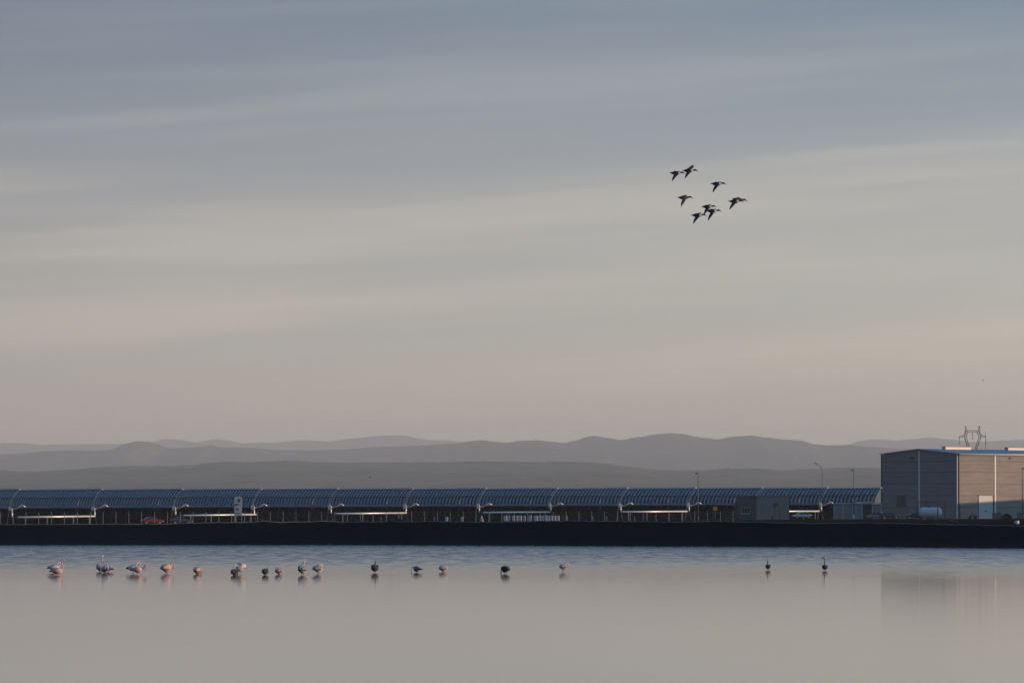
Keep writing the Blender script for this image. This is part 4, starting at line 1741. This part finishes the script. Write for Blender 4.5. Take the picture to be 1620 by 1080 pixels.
flamingo(85.5, 904.5, 20, 'preen', 'white', 'pink-white flamingo preening behind the leftmost long-necked one', .95, lift=.05, plump=1.25)
flamingo(90.5, 908.8, 12, 'up', 'pink', 'leftmost flamingo with raised neck and head turned right', 1.0, plump=1.12)
flamingo(159, 903.5, 75, 'up', 'grey', 'flamingo with neck stretched highest, left of the tight trio', 1.12, plump=1.2)
flamingo(166, 905.8, 98, 'sleep', 'white', 'white flamingo seen from behind, front of the tight trio', 1.0, plump=1.25)
flamingo(171, 904.2, 150, 'mid', 'pink', 'pink flamingo with dark tail to the right, back of the tight trio', .88, plump=1.1)
flamingo(211, 906.0, 16, 'preen', 'white', 'white flamingo with curled neck, back one of the overlapping pair', .98, .07, 1.15)
flamingo(217.5, 908.0, 8, 'curl', 'pink', 'pink flamingo with drooping neck on its right, front of the overlapping pair', .92, .06, 1.15)
flamingo(263, 906.5, 52, 'curl', 'pink', 'rosy flamingo with bright red wing, standing alone right of the pair', 1.05, .07, 1.4)
flamingo(312.5, 907.5, 66, 'down', 'pink', 'round pink flamingo feeding alone with its neck down on the right', .95, .0, 1.35)
flamingo(371, 909.5, 66, 'down', 'dark', 'dark young flamingo crouching in front of a taller pale one', .85, -.02, 1.3)
flamingo(380.5, 907.5, 228, 'down', 'white', 'pale flamingo bending left over the dark young one', 1.05, .14, 1.42)
flamingo(419.5, 909.0, 84, 'sleep', 'dark', 'small dark flamingo with pointed back, left of the two resting close', .84, .0, 1.25)
flamingo(441.5, 908.0, 62, 'down', 'grey', 'pale grey flamingo feeding, right of the small dark one', .88, .0, 1.32)
flamingo(478.5, 908.5, 74, 'mid', 'grey', 'flamingo with short raised neck, left of two near the third pipe', 1.05, .07, 1.38)
flamingo(503, 907.0, 48, 'sleep', 'grey', 'round grey flamingo resting with hidden head, right of the short-necked one', .98, .07, 1.3)
flamingo(593, 905.5, 86, 'mid', 'dark', 'dark flamingo with a small pale head, alone below the dark bushes', .95, .07, 1.35)
flamingo(660, 905.0, 140, 'down', 'grey', 'flamingo with its arched neck down to the left, dark flank', .88, .02, 1.22)
flamingo(701, 904.2, 56, 'down', 'grey', 'pale-backed flamingo feeding with no neck seen, right of the arched one', .88, .02, 1.25)
flamingo(799.5, 907.0, 122, 'down', 'dark', 'flamingo dipping its bill at left, alone below the pale tanks', .95, .05, 1.25)
flamingo(891, 904.3, 60, 'curl', 'grey', 'flamingo on thin legs with curled neck at right, below the fence gap', .92, .11, 1.15)
flamingo(1215, 901.5, 92, 'mid', 'dark', 'dark flamingo with straight neck, left of the two at far right', .88, .02, .95)
flamingo(1305, 902.3, 92, 'turn', 'dark', 'rightmost flamingo, neck raised and head bent left', .95, .0, .95)

# ------------------------------------------------------------------ ducks in flight
dk_dark = mat('duck_dark', (.022, .019, .022), rough=.7)
dk_red = mat('duck_chestnut', (.075, .018, .014), rough=.8)
dk_white = mat('duck_white', (.55, .48, .45), rough=.8)
dk_head = mat('duck_head', (.010, .014, .013), rough=.5)
dk_wing = mat('duck_wing', (.028, .030, .033), rough=.75, noise=.2, nscale=12)
dk_brown = mat('duck_brown', (.085, .065, .062), rough=.8)
dk_bill = mat('duck_bill', (.02, .018, .018), rough=.5)


def duck(px, py, near, far, label, female=False, D=170.0, pitch=0.0, size=1.0):
    """near / far: wing tips as (dx, dy) in photo pixels from the shoulder plus a depth share"""
    p = at(px, py, D)
    t = thing('flying_duck', label, 'duck', p, 0, 'ducks flying in a loose flock')
    t.rotation_euler = (0, R(pitch), R(rnd.uniform(-6, 6)))
    t.scale = (size,) * 3
    k = D / F
    ctrl = [(-.255, 0, .006, .012, .008), (-.21, 0, .004, .034, .013), (-.15, 0, .0, .050, .040), (-.06, 0, -.004, .072, .068), (.03, 0, -.004, .070, .066), (.09, 0, .006, .048, .046),
            (.135, 0, .016, .031, .030), (.165, 0, .021, .028, .029), (.195, 0, .022, .030, .032), (.218, 0, .016, .020, .022), (.245, 0, .0, .019, .012), (.285, 0, -.020, .022, .007), (.30, 0, -.026, .012, .004)]
    n = 4
    cv = catmull(ctrl, n)
    mis = []
    for i in range(len(cv) - 1):
        x = cv[i][0]
        mis.append(0 if x < -.13 else 1 if x < .035 else 2 if x < .125 else 3 if x < .225 else 4)
    mb = MB()
    mb.tube([q[:3] for q in cv], [q[3:] for q in cv], 12, mis=mis)
    ms = [dk_dark, dk_red, dk_white, dk_head, dk_bill] if not female else [dk_brown, dk_brown, dk_brown, dk_dark, dk_bill]
    mb.build('body', ms, t)
    for s, (dx, dy, depth) in ((-1, near), (1, far)):
        root = Vector((.02, s * .05, .035))
        tip = root + Vector((dx * k, s * depth, -dy * k)) + (Vector((-.085, 0, -.085)) if s < 0 else Vector((0, 0, 0)))
        # wing: root chord .13 m, wrist bent forward, pointed tip
        wr = root.lerp(tip, .42) + Vector((.055, 0, .012 if s < 0 else .02))
        line = [(root, .135, .014), (root.lerp(wr, .5) + Vector((.01, 0, 0)), .135, .012), (wr, .115, .010), (wr.lerp(tip, .35), .095, .007), (wr.lerp(tip, .7), .06, .005), (tip, .010, .003)]
        vs, fs = [], []
        for q, ch, th in line:
            le = q + Vector((.02, 0, 0))
            span = (tip - root).normalized()
            back = Vector((-1, 0, 0)) - span * Vector((-1, 0, 0)).dot(span)
            back = (back.normalized() + Vector((-.35, 0, 0))).normalized()
            nn = span.cross(back).normalized()
            vs += [le, le + back * ch * .35 + nn * th, le + back * ch, le + back * ch * .35 - nn * th]
        for i in range(len(line) - 1):
            a = i * 4
            for q, w in ((0, 1), (1, 2), (2, 3), (3, 0)):
                fs.append((a + q, a + w, a + 4 + w, a + 4 + q))
        fs.append((0, 3, 2, 1))
        a = (len(line) - 1) * 4
        fs.append((a, a + 1, a + 2, a + 3))
        mb = MB()
        mb.add(vs, fs, 0, False)
        mb.build('wing', dk_wing if not female else dk_brown, t)
    return t


duck(1070.5, 273.8, (-6.3, 11.5, .22), (4.0, -2.0, .30), 'upper left duck of the flock, wing tip lowest to the left')
duck(1091.0, 270.0, (-5.8, 11.0, .22), (5.5, -8.0, .2), 'topmost duck with its far wing raised high')
duck(1135.5, 290.8, (-6.0, 12.3, .22), (4.5, -2.5, .3), 'lone duck at the upper right of the flock')
duck(1083.0, 312.6, (-4.5, 13.0, .20), (1.5, -3.5, .3), 'plain brown duck without white breast, at the left middle', True)
duck(1120.5, 327.0, (-4.5, 11.5, .2), (2.5, -3.0, .3), 'upper duck of the overlapping lower pair', D=176)
duck(1128.0, 333.6, (-6.5, 14.0, .22), (3.8, -2.2, .3), 'lower duck of the overlapping lower pair')
duck(1104.5, 340.5, (-5.0, 12.0, .22), (2.2, -3.5, .3), 'lowest duck of the flock, at the lower left')
duck(1163.5, 318.5, (-7.5, 12.0, .22), (4.0, -1.5, .3), 'front duck of the overlapping pair flying farthest right')
duck(1169.5, 315.8, (-4.0, 4.0, .12), (-1.0, -1.0, .25), 'brownish duck half hidden behind the one farthest right', True, D=176, pitch=8)


def small_bird(px, py, D, span, label, perched=False):
    p = at(px, py, D)
    t = thing('small_bird', label, 'bird', p, R(20))
    mb = MB()
    k = span
    if perched:
        mb.tube([(-.35 * k, 0, -.25 * k), (-.1 * k, 0, 0), (.05 * k, 0, .2 * k), (.12 * k, 0, .38 * k), (.2 * k, 0, .38 * k)], [.04 * k, .15 * k, .16 * k, .1 * k, .02 * k], 8)
        mb.build('body', dk_head, t)
        mb = MB()
        mb.tube([(.05 * k, -.12 * k, .15 * k), (-.2 * k, -.12 * k, -.1 * k), (-.4 * k, -.03 * k, -.3 * k)], [.06 * k, .07 * k, .015 * k], 6)
        mb.build('wing', dk_head, t)
    else:
        mb.tube([(-.28 * k, 0, 0), (-.1 * k, 0, 0), (.1 * k, 0, .01 * k), (.22 * k, 0, .02 * k), (.3 * k, 0, .01 * k)], [.015 * k, .07 * k, .07 * k, .04 * k, .008 * k], 8)
        mb.build('body', dk_head, t)
        for s in (-1, 1):
            mb = MB()
            mb.tube([(.03 * k, s * .03 * k, .03 * k), (.08 * k, s * .25 * k, .16 * k), (-.05 * k, s * .5 * k, .10 * k)], [(.07 * k, .012 * k), (.06 * k, .01 * k), (.01 * k, .004 * k)], 6)
            mb.build('wing', dk_head, t)
    return t


small_bird(1555, 601.5, 300, .22, 'tiny lone bird high above the warehouse')
small_bird(585.5, 754.5, 420, .34, 'tiny dark bird flying low over the hills above the third pipe')
small_bird(1548.2, 675.6, 2099, .9, 'black bird perched on the right peak of the pylon', True)

print('objects', len(bpy.data.objects))
